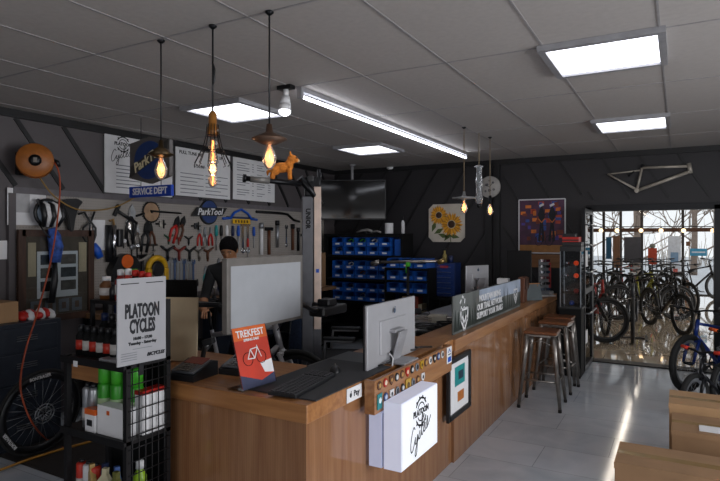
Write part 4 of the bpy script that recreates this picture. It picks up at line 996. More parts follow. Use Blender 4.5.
# hose reel and hoses
hr = thing('hose_reel', 'orange air hose reel mounted high on the left wall', 'hose reel', tuple(oX(35, 161, -4.82)), math.radians(60))
m = MB(); m.lathe([(.02, -.06), (.14, -.065), (.145, -.055), (.12, -.05), (.12, .05), (.145, .055), (.14, .065), (.02, .06)], M('reel_orange', '94561e', .45, var=.2), axis='y', n=32); obj('drum', m, hr)
m = MB(); m.lathe([(.05, .065), (.045, .08), (.02, .085)], BMET, axis='y', n=16); m.bx(-.014, .014, -.088, -.0855, -.02, .02, GUN); obj('hub', m, hr)
m = MB()
for k in range(5): m.torus((0, -.04 + k * .02, 0), .13, .010, ORANGE, 'y', 30, 6)
obj('hose_coil', m, hr)
m = MB(); m.tube([(.13, 0, .02), (.17, 0, .0), (.18, 0, -.04)], .018, BMET, 8); m.box((-.1, .1, -.02), (.1, .04, .2), BMET, (0, 0, .6), .01); obj('bracket', m, hr)
HO = M('hose_orange', 'a04424', .5)
pts = [oX(46, 158, -4.80), oX(56, 165, -4.72), oX(60, 182, -4.68), oX(58, 215, -4.62), oX(51, 260, -4.50), oX(37, 314, -4.30), oX(27, 345, -4.22), oX(21, 375, -4.08), oX(22, 397, -4.02), oX(33, 424, -3.95), oZ(50, 442, .03), oZ(67, 448, .012), oZ(84, 444, .012)]
m = MB(); m.tube(smooth(pts), .0065, HO, 8); single('air_hose', m, 'red-orange air hose hanging from the reel down past the framed board', 'hose')
pts = [oX(40, 178, -4.90), oX(54, 196, -4.88), oX(76, 209, -4.86), oX(100, 210, -4.86), oX(118, 206, -4.88), oX(134, 198, -4.92)]
m = MB(); m.tube(smooth(pts), .007, M('hose_ochre', '8a6a30', .5), 6); single('air_line', m, 'thin ochre air line sagging across the top of the pegboard', 'hose')
pts = [oZ(0, 470, .022), oZ(30, 459, .022), oZ(62, 449, .022), oZ(95, 440, .022), oZ(125, 428, .022)]
m = MB(); m.tube(smooth(pts), .009, M('hose_yellow', 'a87828', .5), 6); single('floor_hose', m, 'yellow-orange hose lying across the dark floor mat', 'hose')
m = MB(); m.bx(-4.45, -2.9, 2.36, 4.6, .001, .012, M('mat_rubber', '2e2a28', .6, var=.2)); single('floor_mat', m, 'dark rubber floor mat on the workshop floor beside the bottle rack', 'mat')

# drawer cabinet with things on it
dc = thing('drawer_cabinet', 'dark blue-grey steel drawer cabinet at the left edge behind the leaning wheel', 'cabinet', (0, 0, 0))
CABM = M('cabinet_blue_grey', '2c323c', .45, .2)
m = MB(); m.bx(-5.0, -4.46, 1.75, 2.86, 0, .98, CABM, .004); obj('body', m, dc)
for k, (z0, z1) in enumerate(((.03, .26), (.28, .5), (.52, .74), (.76, .95))):
    m = MB(); m.bx(-4.46, -4.445, 2.14, 2.82, z0, z1, CABM, .003); dr = obj('drawer', m, dc)
    m = MB()
    for q in range(3): m.bx(-4.4445, -4.438, 2.62 - .13, 2.62 + .03, z1 - .075 - q * .017, z1 - .069 - q * .017, STEEL)
    obj('label_slot', m, dr)
m = MB(); m.bx(-.2, .16, -.2, .17, 0, .16, CARD2, .003); m.bx(-.202, .162, -.02, .02, .1605, .162, M('parcel_tape', 'a08a60', .4)); single('cardboard_box', m, 'light cardboard box on top of the drawer cabinet', 'box', (-4.72, 2.40, .98))
t = thing('plastic_bag', 'crumpled red and white plastic package on the drawer cabinet', 'package', (-4.58, 2.73, .98))
m = MB()
for k in range(9): m.sph((random.uniform(-.05, .05), -.12 + k * .028, .035 + random.uniform(-.005, .01)), (.06, .035, .032), [RED, RED, WHITE][k % 3], 8, 6, (random.random(), random.random(), 0))
obj('wrapping', m, t)

# ================================================================ BICYCLES
def wheel_mb(R=.34, tw=.02, rimm=BLACK, spokes=20, deep=.03):
    tire = MB(); tire.torus((0, 0, 0), R - tw, tw, RUBBER, 'y', 40, 8)
    rim = MB(); rim.lathe([(R - 2 * tw + .004, -.011), (R - 2 * tw + .004, .011), (R - 2 * tw - deep, .006), (R - 2 * tw - deep, -.006), (R - 2 * tw + .004, -.011)], rimm, axis='y', n=40)
    sp_ = MB()
    for k in range(spokes):
        a = 2 * PI * k / spokes; s = .028 if k % 2 else -.028; o = .25 if (k // 2) % 2 else -.25
        sp_.cyl((.022 * math.cos(a + o), s, .022 * math.sin(a + o)), ((R - 2 * tw - deep + .004) * math.cos(a), 0, (R - 2 * tw - deep + .004) * math.sin(a)), .0013, STEEL, n=4)
    hub = MB(); hub.cyl((0, -.045, 0), (0, .045, 0), .018, BMET, n=12)
    return tire, rim, sp_, hub
def make_bike(lab, fm, R=.34, tw=.022, gripm=BLACK, forkm=None, rimm=BLACK, group=None, s=1.0, fsus=True):
    t = thing('bicycle', lab, 'bicycle', group=group); forkm = forkm or fm
    wb_ = .54 * s; BBx, BBz = -.11 * s, .29 * s; st_ = (-.24 * s, .78 * s); hd = (.34 * s, .86 * s); hd0 = (.39 * s, .70 * s)
    for nm, xx, z in (('front', wb_, R), ('rear', -wb_, R)):
        a, b, c_, d = wheel_mb(R, tw, rimm)
        w_ = obj('wheel', b, t, (xx, 0, z)); obj('tire', a, w_); obj('spokes', c_, w_); obj('hub', d, w_)
    f = MB(); tr = .019 * s
    f.tube([(BBx, 0, BBz), (st_[0], 0, st_[1])], tr * .85, fm, 10); f.tube([(BBx, 0, BBz), (hd0[0], 0, hd0[1])], tr * 1.35, fm, 10)
    f.tube([(st_[0] + .01, 0, st_[1] - .04), (hd[0], 0, hd[1] - .02)], tr, fm, 10); f.tube([(hd[0] - .005, 0, hd[1] + .02), (hd0[0] + .005, 0, hd0[1] - .03)], tr * 1.3, fm, 10)
    for y in (-.05, .05):
        f.tube([(BBx, y * .5, BBz), (-wb_, y, R)], .011 * s, fm, 8); f.tube([(st_[0] + .01, y * .4, st_[1] - .08), (-wb_, y, R)], .009 * s, fm, 8)
    f.cyl((BBx, -.045, BBz), (BBx, .045, BBz), .024 * s, fm); obj('frame', f, t)
    k = MB(); cx, cz = hd0[0] + .01, hd0[1] - .04
    k.cyl((cx, 0, cz + .01), (cx + .015, 0, cz - .02), .024, forkm); k.box((cx + .012, 0, cz - .02), (.04, .13, .03), forkm, (0, .25, 0), .006)
    for y in (-.055, .055): k.tube([(cx + .012, y, cz - .02), ((cx + wb_) / 2 + .01, y, (cz + R) / 2), (wb_, y, R)], [.018, .018, .012] if fsus else [.012, .011, .009], forkm, 8)
    obj('fork', k, t)
    h = MB(); hz = hd[1] + .13 * s; h.tube([(hd[0] - .01, 0, hd[1]), (hd[0] - .03, 0, hz - .02)], .016, BMET, 8); h.cyl((hd[0] - .03, 0, hz - .02), (hd[0] + .04, 0, hz), .015, BMET)
    h.tube([(hd[0] - .0, -.34 * s, hz + .03), (hd[0] + .03, -.12 * s, hz + .02), (hd[0] + .04, 0, hz), (hd[0] + .03, .12 * s, hz + .02), (hd[0] - .0, .34 * s, hz + .03)], .011, BMET, 8)
    for a in (-1, 1): h.tube([(hd[0] + .02, a * .2 * s, hz + .02), (hd[0] + .06, a * .24 * s, hz - .01), (hd[0] + .06, a * .3 * s, hz - .02)], .005, BMET, 6)
    hb = obj('handlebar', h, t)
    for a in (-1, 1): g = MB(); g.cyl((hd[0] - .0, a * .34 * s, hz + .03), (hd[0] + .02, a * .21 * s, hz + .0225), .018, gripm, n=10); obj('grip', g, hb)
    q = MB(); q.tube([(hd[0] + .05, .03, hz - .01), (hd[0] + .13, .03, hz - .06), (hd[0] + .11, .02, hd0[1]), (cx + .03, .04, cz - .02)], .004, BLACK, 6); q.tube([(hd[0] + .05, -.05, hz), (hd[0] + .12, -.04, hz - .08), (hd[0] - .02, 0, hd0[1] + .06)], .004, BLACK, 6); obj('brake_cable', q, t)
    sd = MB(); sx, sz = st_[0] - .03 * s, st_[1] + .15 * s; sd.cyl((st_[0], 0, st_[1] - .02), (sx, 0, sz), .013, BMET); obj('seat_post', sd, t)
    m = MB(); m.prism([(-.14, -.07), (-.13, .07), (-.04, .055), (.12, .018), (.14, 0), (.12, -.018), (-.04, -.055)], 0, .035, BLACK, Matrix.Translation((sx, 0, sz + .035)) @ Matrix.Rotation(PI / 2, 4, 'X') @ Matrix.Rotation(0, 4, 'X')); bmesh.ops.bevel(m.bm, geom=m.bm.edges[:], offset=.01, segments=2, affect='EDGES'); obj('saddle', m, t)
    c = MB(); c.lathe([(.085, .05), (.09, .05), (.09, .056), (.07, .056), (.07, .05), (.085, .05)], BMET, c=(BBx, 0, BBz), axis='y', n=28)
    for a in range(4): c.box((BBx + .04 * math.cos(a * PI / 2), -.053, BBz + .04 * math.sin(a * PI / 2)), (.07, .006, .016), BMET, (0, -a * PI / 2, 0))
    c.box((BBx + .075, -.068, BBz - .04), (.17, .014, .022), BMET, (0, .5, 0)); c.box((BBx - .075, .068, BBz + .04), (.17, .014, .022), BMET, (0, .5, 0)); c.cyl((BBx, -.07, BBz), (BBx, .07, BBz), .012, STEEL)
    ck = obj('crankset', c, t)
    for a, y in ((1, -.115), (-1, .115)): p = MB(); p.box((BBx + a * .15, y, BBz - a * .08), (.09, .08, .02), BLACK, None, .004); obj('pedal', p, ck)
    ch = MB(); ch.tube([(BBx, -.053, BBz + .088), (-wb_, -.05, R + .05), (-wb_ - .05, -.05, R), (-wb_, -.05, R - .05), (-wb_ + .05, -.05, R - .15), (BBx, -.053, BBz - .088)], .005, GUN, 5); ch.lathe([(.05, .045), (.052, .05), (.02, .055)], STEEL, c=(-wb_, 0, R), axis='y', n=20); obj('chain', ch, t)
    return t
BG = 'bicycles in the showroom'
bm1 = make_bike('', M('bike_black', '1c1c20', .25, .4), tw=.026, group=BG)
bm2 = make_bike('', M('bike_yellow', '7c7a1c', .3, .2), tw=.026, group=BG)
bm3 = make_bike('', M('bike_grey', '404246', .3, .4), tw=.026, group=BG)
bm4 = make_bike('', M('bike_red', '8a1c18', .3, .2), tw=.026, group=BG)
R60 = math.radians
spots = [  # proto, x, y, heading
    (0, -1.52, 9.32, 22, 'black mountain bicycle at the front left of the showroom, front wheel past the jamb'),
    (2, -.66, 10.22, -86, 'grey bicycle seen end on at the front of the showroom'),
    (0, -.22, 11.35, -62, 'black bicycle turned half toward the doorway behind the end-on grey one'),
    (3, -1.25, 10.75, -72, 'dark red bicycle standing behind the front left bicycle'),
    (0, -.55, 12.55, 24, 'black bicycle side on with its big front wheel at the right of the showroom group'),
    (1, -.70, 13.85, -60, 'yellow-green framed bicycle in the middle of the showroom'),
    (2, -1.30, 13.6, -64, 'grey bicycle left of the yellow-green one'),
    (0, -.10, 14.15, -60, 'black bicycle right of the yellow-green one'),
    (3, -1.90, 13.35, -64, 'red bicycle at the left end of the yellow-green one\'s row'),
    (0, -.35, 15.7, -60, 'black bicycle on the right of the farthest showroom row'),
    (2, -.95, 15.5, -62, 'grey bicycle in the middle of the farthest showroom row'),
    (0, -1.55, 15.3, -64, 'black bicycle on the left of the farthest showroom row'),
    (0, -.6, 17.4, -60, 'black bicycle behind the farthest row in the middle'),
    (3, -1.3, 17.2, -62, 'dark red bicycle behind the farthest row on the left'),
    (1, -2.15, 15.0, -64, 'yellow bicycle at the left end of the farthest showroom row'),
]
used = set()
prot = [bm1, bm2, bm3, bm4]
for (i, x_, y_, a_, l_) in spots:
    place(prot[i], i not in used, (x_, y_, 0), R60(a_), l_, BG, scale=(1.05, 1.05, 1.05)); used.add(i)
b = copy_tree(bm1); b.location = (.42, 17.3, 0); b.rotation_euler = (0, 0, R60(35)); b['label'] = 'single dark bicycle standing alone in front of the far window'
# kids bikes
KG = 'small bicycles beside the cardboard boxes'
SR = M('rim_silver', '9a9ca0', .3, .6)
kb = make_bike('black small bicycle with red grips nearest the cardboard boxes', M('kid_black', '17181c', .3, .2), R=.2, tw=.026, gripm=M('grip_red', 'c8321c', .5), rimm=SR, group=KG, s=.58); kb.location = (.30, 6.30, 0); kb.rotation_euler = (0, 0, R60(-124))
kb = make_bike('dark blue small bicycle with orange grips behind the black one', M('kid_blue', '142c68', .3, .2), R=.23, tw=.026, gripm=M('grip_orange', 'd85820', .5), rimm=SR, group=KG, s=.70); kb.location = (.60, 6.78, 0); kb.rotation_euler = (0, 0, R60(-124))
kb = make_bike('bright blue bicycle with black grips and a fat front tyre nearest the doorway', M('kid_bright_blue', '162f74', .3, .2), R=.31, tw=.034, gripm=BLACK, rimm=SR, group=KG, s=.86); kb.location = (.33, 7.33, 0); kb.rotation_euler = (0, 0, R60(-122))
# leaning wheel
a, bb, c_, d = wheel_mb(.325, .014, BLACK, 24, .045)
lw = thing('road_wheel', 'black deep-rim road wheel leaning against the drawer cabinet', 'wheel', (-4.17, 2.515, .338), 0, rot=(.10, 0, RL))
rm = obj('rim', bb, lw); obj('tire', a, lw); obj('spokes', c_, lw); obj('hub', d, lw)
m = MB()
for q in range(2): m.torus((0, -.048, 0), .05 + .022 * q, .004, STEEL, 'y', 28, 6)
for q in range(6): a_ = q * PI / 3; m.cyl((.01 * math.cos(a_), -.048, .01 * math.sin(a_)), (.07 * math.cos(a_ + .3), -.048, .07 * math.sin(a_ + .3)), .004, STEEL, n=6)
obj('disc_rotor', m, lw, label='round steel brake disc')
for ang, s_ in ((1.57 + .1, 'BONTRAGER'), (3.75, 'BONTRAGER')):
    text(s_, .034, PAPER, lw, (.272 * math.cos(ang), -.013, .272 * math.sin(ang)), rot=(0, -(ang - PI / 2), 0), bold=.0008, sx=.8)
# mountain bike frame on the wall above the doorway
t = thing('bare_bicycle_frame', 'bare grey bicycle frame mounted on the wall above the doorway', 'bicycle frame', (-.35, YB - .05, 2.4), 0)
FM = M('raw_frame', 'b4aca0', .4, .3); m = MB()
A_, B_, C2, D_, E_ = (-.46, 0, .07), (-.12, 0, -.16), (-.06, 0, .13), (.44, 0, .12), (.46, 0, .05)
m.tube([A_, (-.12, 0, -.14)], .011, FM); m.tube([(-.46, -.03, .07), (-.14, -.02, -.14)], .009, FM); m.tube([A_, (-.07, 0, .10)], .009, FM); m.tube([B_, C2], .016, FM); m.tube([C2, D_], .017, FM); m.tube([B_, E_], .021, FM); m.tube([(.455, 0, .155), (.475, 0, .03)], .024, FM); m.cyl((-.12, -.035, -.16), (-.12, .035, -.16), .026, FM); m.tube([(-.06, 0, .13), (-.055, 0, .17)], .018, BMET); m.tube([(-.15, 0, .09), (-.2, 0, .05), (-.22, 0, .03)], .012, BMET)
obj('tubing', m, t)
m = MB(); m.cyl((.1, .01, .115), (.1, .047, .115), .008, BMET); m.cyl((-.06, .01, .0), (-.06, .047, .0), .008, BMET); obj('wall_hook', m, t)

# ================================================================ BACK WALL
def on_back(px, py): return oY(px, py, YB - .02)
# sunflower canvas
t = thing('sunflower_picture', 'clipped-corner canvas painted with two yellow sunflowers on the back wall', 'picture', (-3.045, YB - .016, 1.86))
c8 = .07; W_, H_ = .285, .285
m = MB(); m.prism([(-W_ + c8, -H_), (W_ - c8, -H_), (W_, -H_ + c8), (W_, H_ - c8), (W_ - c8, H_), (-W_ + c8, H_), (-W_, H_ - c8), (-W_, -H_ + c8)], -.02, 0, M('canvas_pale', 'c4bcb0', .7, var=.15, scale=5)); obj('canvas', m, t)
for (fx, fz, fr) in ((-.12, .12, .155), (.08, -.02, .185)):
    m = MB()
    for k in range(34):
        a = 2 * PI * k / 34 + random.uniform(-.06, .06); r1 = fr * random.uniform(.88, 1.05); w2 = .13
        m.prism([(fx + fr * .35 * math.cos(a - w2), fz + fr * .35 * math.sin(a - w2)), (fx + r1 * .7 * math.cos(a - w2), fz + r1 * .7 * math.sin(a - w2)), (fx + r1 * math.cos(a), fz + r1 * math.sin(a)), (fx + r1 * .7 * math.cos(a + w2), fz + r1 * .7 * math.sin(a + w2)), (fx + fr * .35 * math.cos(a + w2), fz + fr * .35 * math.sin(a + w2))], -.0225 - .0004 * (k % 3), -.0205, M(('petal_gold', 'petal_amber')[k % 2], ('e0a020', 'b87818')[k % 2], .6))
    fl = obj('sunflower', m, t)
    m = MB(); m.lathe([(fr * .30, .0235), (fr * .27, .027), (.001, .028)], M('seed_brown', '3c2414', .7, bump=.4, scale=60), c=(fx, 0, fz), axis='y', n=18); obj('flower_centre', m, fl)
m = MB()
for (ax, az, an) in ((-.12, -.12, .5), (-.05, -.19, -.3), (-.2, -.05, 1.2), (.02, -.2, .9), (.12, -.2, -.2)):
    m.prism([(ax + .09 * math.cos(an) * q + .035 * math.sin(an) * r_, az + .09 * math.sin(an) * q - .035 * math.cos(an) * r_) for q, r_ in ((-1, 0), (0, 1), (1, 0), (0, -1))], -.0215, -.0202, M('leaf_green', '4a5a2c', .7))
m.line([(.05, -.12), (.07, -.28)], .012, _m['leaf_green'], -.0215); obj('leaves', m, t)
# clock
t = thing('wall_clock', 'round white wall clock with dark flowers on the back wall', 'clock', (-2.37, YB - .056, 2.37))
m = MB(); m.lathe([(.155, 0), (.155, .025), (.148, .03), (.001, .03)], M('clock_face', 'a8a4a0', .5), axis='y', n=36); obj('face', m, t)
m = MB()
for (fx, fz, s_) in ((-.04, .03, 1), (.05, .06, .8), (.0, -.05, 1), (-.06, -.06, .7), (.06, -.04, .8), (0, .09, .6)):
    for q in range(5): a = q * 1.2566; m.sph((fx + .014 * s_ * math.cos(a), -.031, fz + .014 * s_ * math.sin(a)), (.01 * s_, .002, .008 * s_), M('flower_dark', '3a3a48', .6), 8, 5)
obj('flower_print', m, t)
m = MB(); m.line([(0, 0), (.05, .06)], .006, BLACK, -.034); m.line([(0, 0), (-.07, .03)], .005, BLACK, -.034); obj('hands', m, t)
# television on ceiling mount
tv = thing('television', 'large black television hanging from the ceiling near the back corner', 'television', (-4.33, 7.42, 2.215), math.radians(27))
m = MB(); m.box((0, 0, 0), (1.03, .05, .61), BLACK, None, .006); obj('housing', m, tv)
m = MB(); m.box((0, -.0262, .005), (1.0, .002, .57), M('tv_screen', '08090b', .08, var=.02)); obj('screen', m, tv)
m = MB(); m.cyl((0, .08, .2), (0, .08, CEIL - 2.215 - .001), .02, ALU); m.box((0, .05, .1), (.2, .05, .25), BMET); m.lathe([(.05, 0), (.05, -.02), (.02, -.03)], ALU, c=(0, .08, CEIL - 2.215 - .001), n=14); obj('ceiling_mount', m, tv)
# abstract poster
t = thing('bicycle_poster', 'large colourful poster of cyclists in red, blue and orange on the back wall', 'poster', (-1.655, YB - .016, 1.80))
W_, H_ = .31, .37
m = MB()
for a in (-1, 1): m.bx(a * W_ - .008, a * W_ + .008, -.018, 0, -H_, H_, WHITE); m.bx(-W_, W_, -.018, 0, a * H_ - .008, a * H_ + .008, WHITE)
obj('frame', m, t)
m = MB(); m.bx(-W_ + .008, W_ - .008, -.012, -.001, -H_ + .008, H_ - .008, M('poster_purple', '4a2a44', .5, var=.35, scale=8))
cs = [('poster_brick', 'b84830'), ('poster_violet', '4a3a8a'), ('poster_orange2', 'd87830'), ('poster_blue', '34509a'), ('poster_rust', '7a3420')]
for k in range(46):
    xx = random.uniform(-W_ + .05, W_ - .05); zz = random.uniform(-.2, H_ - .05); a_, b_ = random.uniform(.02, .045), random.uniform(.02, .05); c = cs[k % 5]
    m.bx(max(xx - a_, -W_ + .01), min(xx + a_, W_ - .01), -.0125 - .0003 * (k % 5), -.0121, zz - b_ / 1.3, min(zz + b_, H_ - .01), M(c[0], c[1], .5, var=.3))
m.bx(-W_ + .01, W_ - .01, -.0135, -.0121, -H_ + .01, -.26, M('poster_floor', 'a8743c', .5)); obj('print', m, t)
for fx in (-.02, .12):
    m = MB(); m.prism([(fx - .03, -.2), (fx + .0, .05), (fx - .03, .16), (fx + .02, .3), (fx + .07, .16), (fx + .04, .05), (fx + .06, -.2), (fx + .03, -.22), (fx + .02, -.02), (fx - .0, -.22)], -.0155, -.0138, M('figure_dark', '1c1c26', .6)); m.line([(fx, .28), (fx + .04, .3)], .03, WHITE, -.016); m.line([(fx - .02, .1), (fx + .02, .05), (fx + .06, .1)], .012, M('poster_orange2'), -.0162); obj('cyclist_figure', m, t)
m = MB()
for fx in (-.04, .1): m.line([(fx + .05 * math.cos(q * PI / 8), -.2 + .07 * math.sin(q * PI / 8)) for q in range(17)], .006, INK, -.0162)
obj('wheel_print', m, t)
m = MB(); m.bx(-.30, .34, -.03, 0, -.09, .09, wood('panel_oak', '7a5232', '9a6c42', .5, 'X', 2)); single('wood_panel', m, 'horizontal oak panel on the back wall under the colourful poster', 'panel', (-1.655, YB - .016, 1.32))
m = MB(); m.bx(-.14, .14, -.05, 0, -.2, .2, BLACK, .004); single('black_panel', m, 'plain dark panel on the back wall behind the sunglasses rack', 'speaker', (-1.40, YB - .016, 1.02))  # just a plain black panel fixed to the wall

# shelf unit with bins
SHX0, SHX1, SHY = -4.86, -3.50, 7.45
su = thing('shelf_unit', 'black shelf unit on the back wall filled with blue storage bins', 'shelf', (0, 0, 0))
m = MB(); 
for xx in (SHX0, SHX1 - .03): m.bx(xx, xx + .03, SHY, SHY + .38, 0, 1.70, MATTE)
obj('side_panel', m, su)
levels = [1.70, 1.375, 1.02, .68, .3]
for z in levels: m = MB(); m.bx(SHX0 + .03, SHX1 - .03, SHY, SHY + .38, z - .03, z, MATTE); obj('shelf_board', m, su)
BIN = M('bin_blue', '1552a8', .4, var=.08)
def make_bin():
    t = thing('storage_bin', 'bin', 'storage bin'); w2, d2, h2 = .095, .15, .125
    m = MB(); m.bx(-w2, w2, -d2, d2, 0, .006, BIN); m.bx(-w2, -w2 + .006, -d2, d2, .006, h2, BIN); m.bx(w2 - .006, w2, -d2, d2, .006, h2, BIN); m.bx(-w2 + .006, w2 - .006, d2 - .006, d2, .006, h2, BIN)
    m.box((0, -d2 + .004, .032), (w2 * 2 - .012, .006, .056), BIN, (.12, 0, 0)); m.bx(-w2 - .004, w2 + .004, -d2 + .03, d2, h2, h2 + .006, BIN); obj('tub', m, t)
    m = MB(); m.box((0, -d2 - .003, .034), (.075, .003, .026), PAPER, (.12, 0, 0)); obj('label_card', m, t)
    return t
bp_ = make_bin(); first = True
binrows = [(1.376, 'lower row of the top shelf', 5, -4.62, .205, SHY + .17), (1.511, 'upper row of the top shelf', 5, -4.62, .205, SHY + .17),
           (1.021, 'lower row of the middle shelf', 5, -4.62, .205, SHY + .17), (1.156, 'upper row of the middle shelf', 5, -4.62, .205, SHY + .17),
           (.681, 'lower row of the bottom shelf', 5, -4.62, .205, SHY + .17), (.816, 'upper row of the bottom shelf', 5, -4.62, .205, SHY + .17)]
for (z, rn, n_, x0, dx, yy) in binrows:
    for k in range(n_):
        place(bp_, first, (x0 + k * dx, yy, z), 0, 'blue storage bin, %s from the left in the %s' % (ords[k], rn), 'blue storage bins'); first = False
# side rack of bins to the right
t = thing('bin_rack', 'small black rack carrying blue bins beside the shelf unit', 'rack', (0, 0, 0))
m = MB()
for z in (.88, 1.05, 1.22): m.bx(-3.60, -2.97, 7.11, 7.43, z - .015, z, MATTE)
for xx in (-3.62, -2.97): m.bx(xx, xx + .015, 7.11, 7.43, .521, 1.22, MATTE)
obj('frame', m, t)
for (z, rn) in ((.881, 'bottom'), (1.051, 'middle'), (1.221, 'top')):
    for k in range(3): place(bp_, False, (-3.49 + k * .205, 7.27, z), 0, 'blue storage bin, %s one on the %s tier of the small rack' % (('left', 'middle', 'right')[k], rn), 'blue storage bins')
m = MB(); m.bx(-.05, .05, -.12, .12, 0, .24, BIN, .004); single('blue_bin_box', m, 'tall narrow blue file box at the right end of the top shelf', 'box', (-3.60, SHY + .17, 1.376))
# bits sticking out of some bins
bits = [(0, 0), (1, 1), (3, 1), (3, 3), (3, 4), (4, 2), (1, 2), (1, 3), (2, 2), (2, 4), (5, 1)]
bc = [('silver', STEEL), ('green', GREEN), ('white', WHITE), ('brown', BROWN), ('black', BLACK)]
for k, (r_, c) in enumerate(bits):
    z, rn, n_, x0, dx, yy = binrows[r_]; nm_, mm = bc[k % 5]; m = MB()
    m.tube([(-.05, -.05, 0), (-.02, -.09, .05), (.03, -.1, .03), (.05, -.06, .08), (.0, -.05, .10), (-.04, -.07, .07)], .01, mm, 6); m.sph((.0, -.06, .03), (.05, .05, .025), mm, 8, 6)
    single('bike_part', m, 'small %s part lying in the %s bin of the %s' % (nm_, ords[c], rn), 'bike part', (x0 + c * dx, yy - .02, z + .008), 0, 'parts in the bins')
# drawer toolbox on stand
t = thing('drawer_toolbox', 'dark blue parts cabinet of small drawers beside the blue bins', 'toolbox', (-2.845, 7.55, .82))
m = MB(); m.bx(-.155, .155, -.12, .12, 0, .47, M('toolbox_blue', '142a5c', .4), .004); obj('case', m, t)
for k in range(6): m = MB(); m.bx(-.14, .14, -.132, -.121, .02 + k * .073, .085 + k * .073, M('drawer_front', '1c3670', .35)); dr = obj('drawer', m, t); m = MB(); m.bx(-.1, .1, -.139, -.133, .045 + k * .073, .052 + k * .073, STEEL); obj('drawer_pull', m, dr)
m = MB(); m.bx(-.06, .06, -.136, -.1325, .40, .43, RED); obj('red_label', m, t)
t = thing('back_bench', 'black bench under the blue parts cabinet at the back wall', 'bench', (0, 0, 0)); m = MB(); m.bx(-2.98, -2.1, 7.30, 7.95, .78, .82, MATTE); obj('bench_top', m, t)
for xx in (-2.95, -2.16):
    for yy in (7.34, 7.88): m = MB(); m.bx(xx, xx + .04, yy, yy + .04, 0, .78, MATTE); obj('leg', m, t)
m = MB(); m.cyl((-.42, 0, 0), (.42, 0, .03), .018, GUN); m.cyl((-.46, 0, -.02), (-.36, 0, .01), .028, GUN); m.cyl((.36, 0, .01), (.44, 0, .04), .03, M('bronze', '8a7448', .3, .7)); m.cyl((-.02, 0, .0), (-.02, 0, -.12), .01, GREEN); single('metal_rod', m, 'long metal tube clamped level in front of the blue bins', 'rod', tuple(oD(408, 263, 6.7)), .15)
t = thing('repair_clamp', 'slim black repair stand holding the level metal tube before the bins', 'repair stand', (oD(408, 263, 6.7).x, oD(408, 263, 6.7).y, 0))
m = MB(); m.cyl((0, 0, .02), (0, 0, 1.30), .018, BMET); m.box((0, 0, 1.325), (.05, .05, .05), GREEN, None, .01); m.bx(-.2, .2, -.2, .2, 0, .02, BMET, .004); obj('pole', m, t)
t = thing('spray_bottle', 'small tan and blue bottle standing on the parts cabinet', 'bottle', (-2.88, 7.53, 1.29)); m = MB(); m.lathe([(.03, 0), (.032, .1), (.015, .13), (.015, .17)], M('olive_bottle', '8a7a40', .4), n=14); obj('bottle_body', m, t); m = MB(); m.box((-.01, 0, .185), (.06, .025, .03), BLACK); obj('nozzle', m, t)
m = MB(); m.lathe([(.035, 0), (.035, .09), (.02, .1)], DBLUE, n=14); single('small_tub', m, 'dark blue tub next to the tan bottle on the parts cabinet', 'tub', (-2.79, 7.53, 1.29))
m = MB(); m.lathe([(.001, 0), (.06, 0), (.065, .01), (.065, .15), (.06, .16), (.001, .16)], WHITE, n=20); single('white_canister', m, 'white cylinder canister on top of the shelf unit', 'canister', (-3.80, 7.62, 1.70))
t = thing('white_bottle', 'slim white bottle with a black cap on the right of the shelf top', 'bottle', (-3.57, 7.62, 1.70)); m = MB(); m.lathe([(.001, 0), (.028, 0), (.028, .16), (.012, .2)], WHITE, n=14); obj('bottle_body', m, t); m = MB(); m.lathe([(.013, .2), (.013, .27), (.001, .275)], BLACK, n=12); obj('cap', m, t)
t = thing('power_tool', 'pale pistol-shaped tool lying on top of the shelf unit', 'tool', (-4.15, 7.6, 1.70)); m = MB(); m.tube([(-.2, 0, .02), (-.1, 0, .05), (0, 0, .06), (.08, 0, .03)], [.012, .02, .022, .02], M('pale_plastic', '8c8a88', .5), 8); m.tube([(.08, 0, .03), (.16, 0, .04), (.22, 0, .02)], .015, M('pale_plastic'), 8); m.cyl((-.05, 0, .03), (-.02, 0, .0), .015, BLACK); obj('tool_body', m, t)
m = MB(); m.bx(-.09, .09, -.08, .08, -.38, .12, CARD, .003); single('cardboard_box', m, 'tall brown carton on the far end of the workbench beside the shelf unit', 'box', (-4.66, 6.98, 1.30))
# inner desk behind the counter with clutter
t = thing('inner_desk', 'curved-front desk with a pale top behind the counter', 'desk', (0, 0, 0))
m = MB(); cp = [(-2.50, 4.75), (-2.3, 4.25), (-1.74, 4.1), (-1.74, 6.4), (-2.50, 6.9)]
M('pale_laminate', '8c8e94', .4)
m = MB(); A_ = [m.bm.verts.new((x_, y_, .76)) for x_, y_ in cp]; B_ = [m.bm.verts.new((x_, y_, .80)) for x_, y_ in cp]; i_ = m.mi(_m['pale_laminate']); fs = [m.bm.faces.new(A_[::-1]), m.bm.faces.new(B_)] + [m.bm.faces.new((A_[k], A_[(k + 1) % 5], B_[(k + 1) % 5], B_[k])) for k in range(5)]
obj('desk_top', m, t)
m = MB(); m.box((-1.98, 4.22, .70), (.44, .02, .12), BENCHW, (0, 0, -.26)); obj('apron', m, t)
for q in ((-2.2, -1.8, 4.4, 4.43), (-2.46, -2.3, 6.6, 6.63), (-2.46, -2.43, 4.8, 6.59)): m = MB(); m.bx(*q, 0, .76, BENCHW); obj('side_panel', m, t)
m = MB(); m.bx(-.12, .12, -.13, .13, 0, .198, M('riser_black', '1a1a1e', .5), .005); single('monitor_riser', m, 'black riser box under the small silver computer', 'riser', (-1.99, 6.2, .80), 0)
m = MB(); m.bx(-.1, .1, -.08, .08, 0, .19, M('riser_black'), .005); single('black_box', m, 'black box under the small white box behind the banner', 'box', (-1.80, 6.62, .9005))
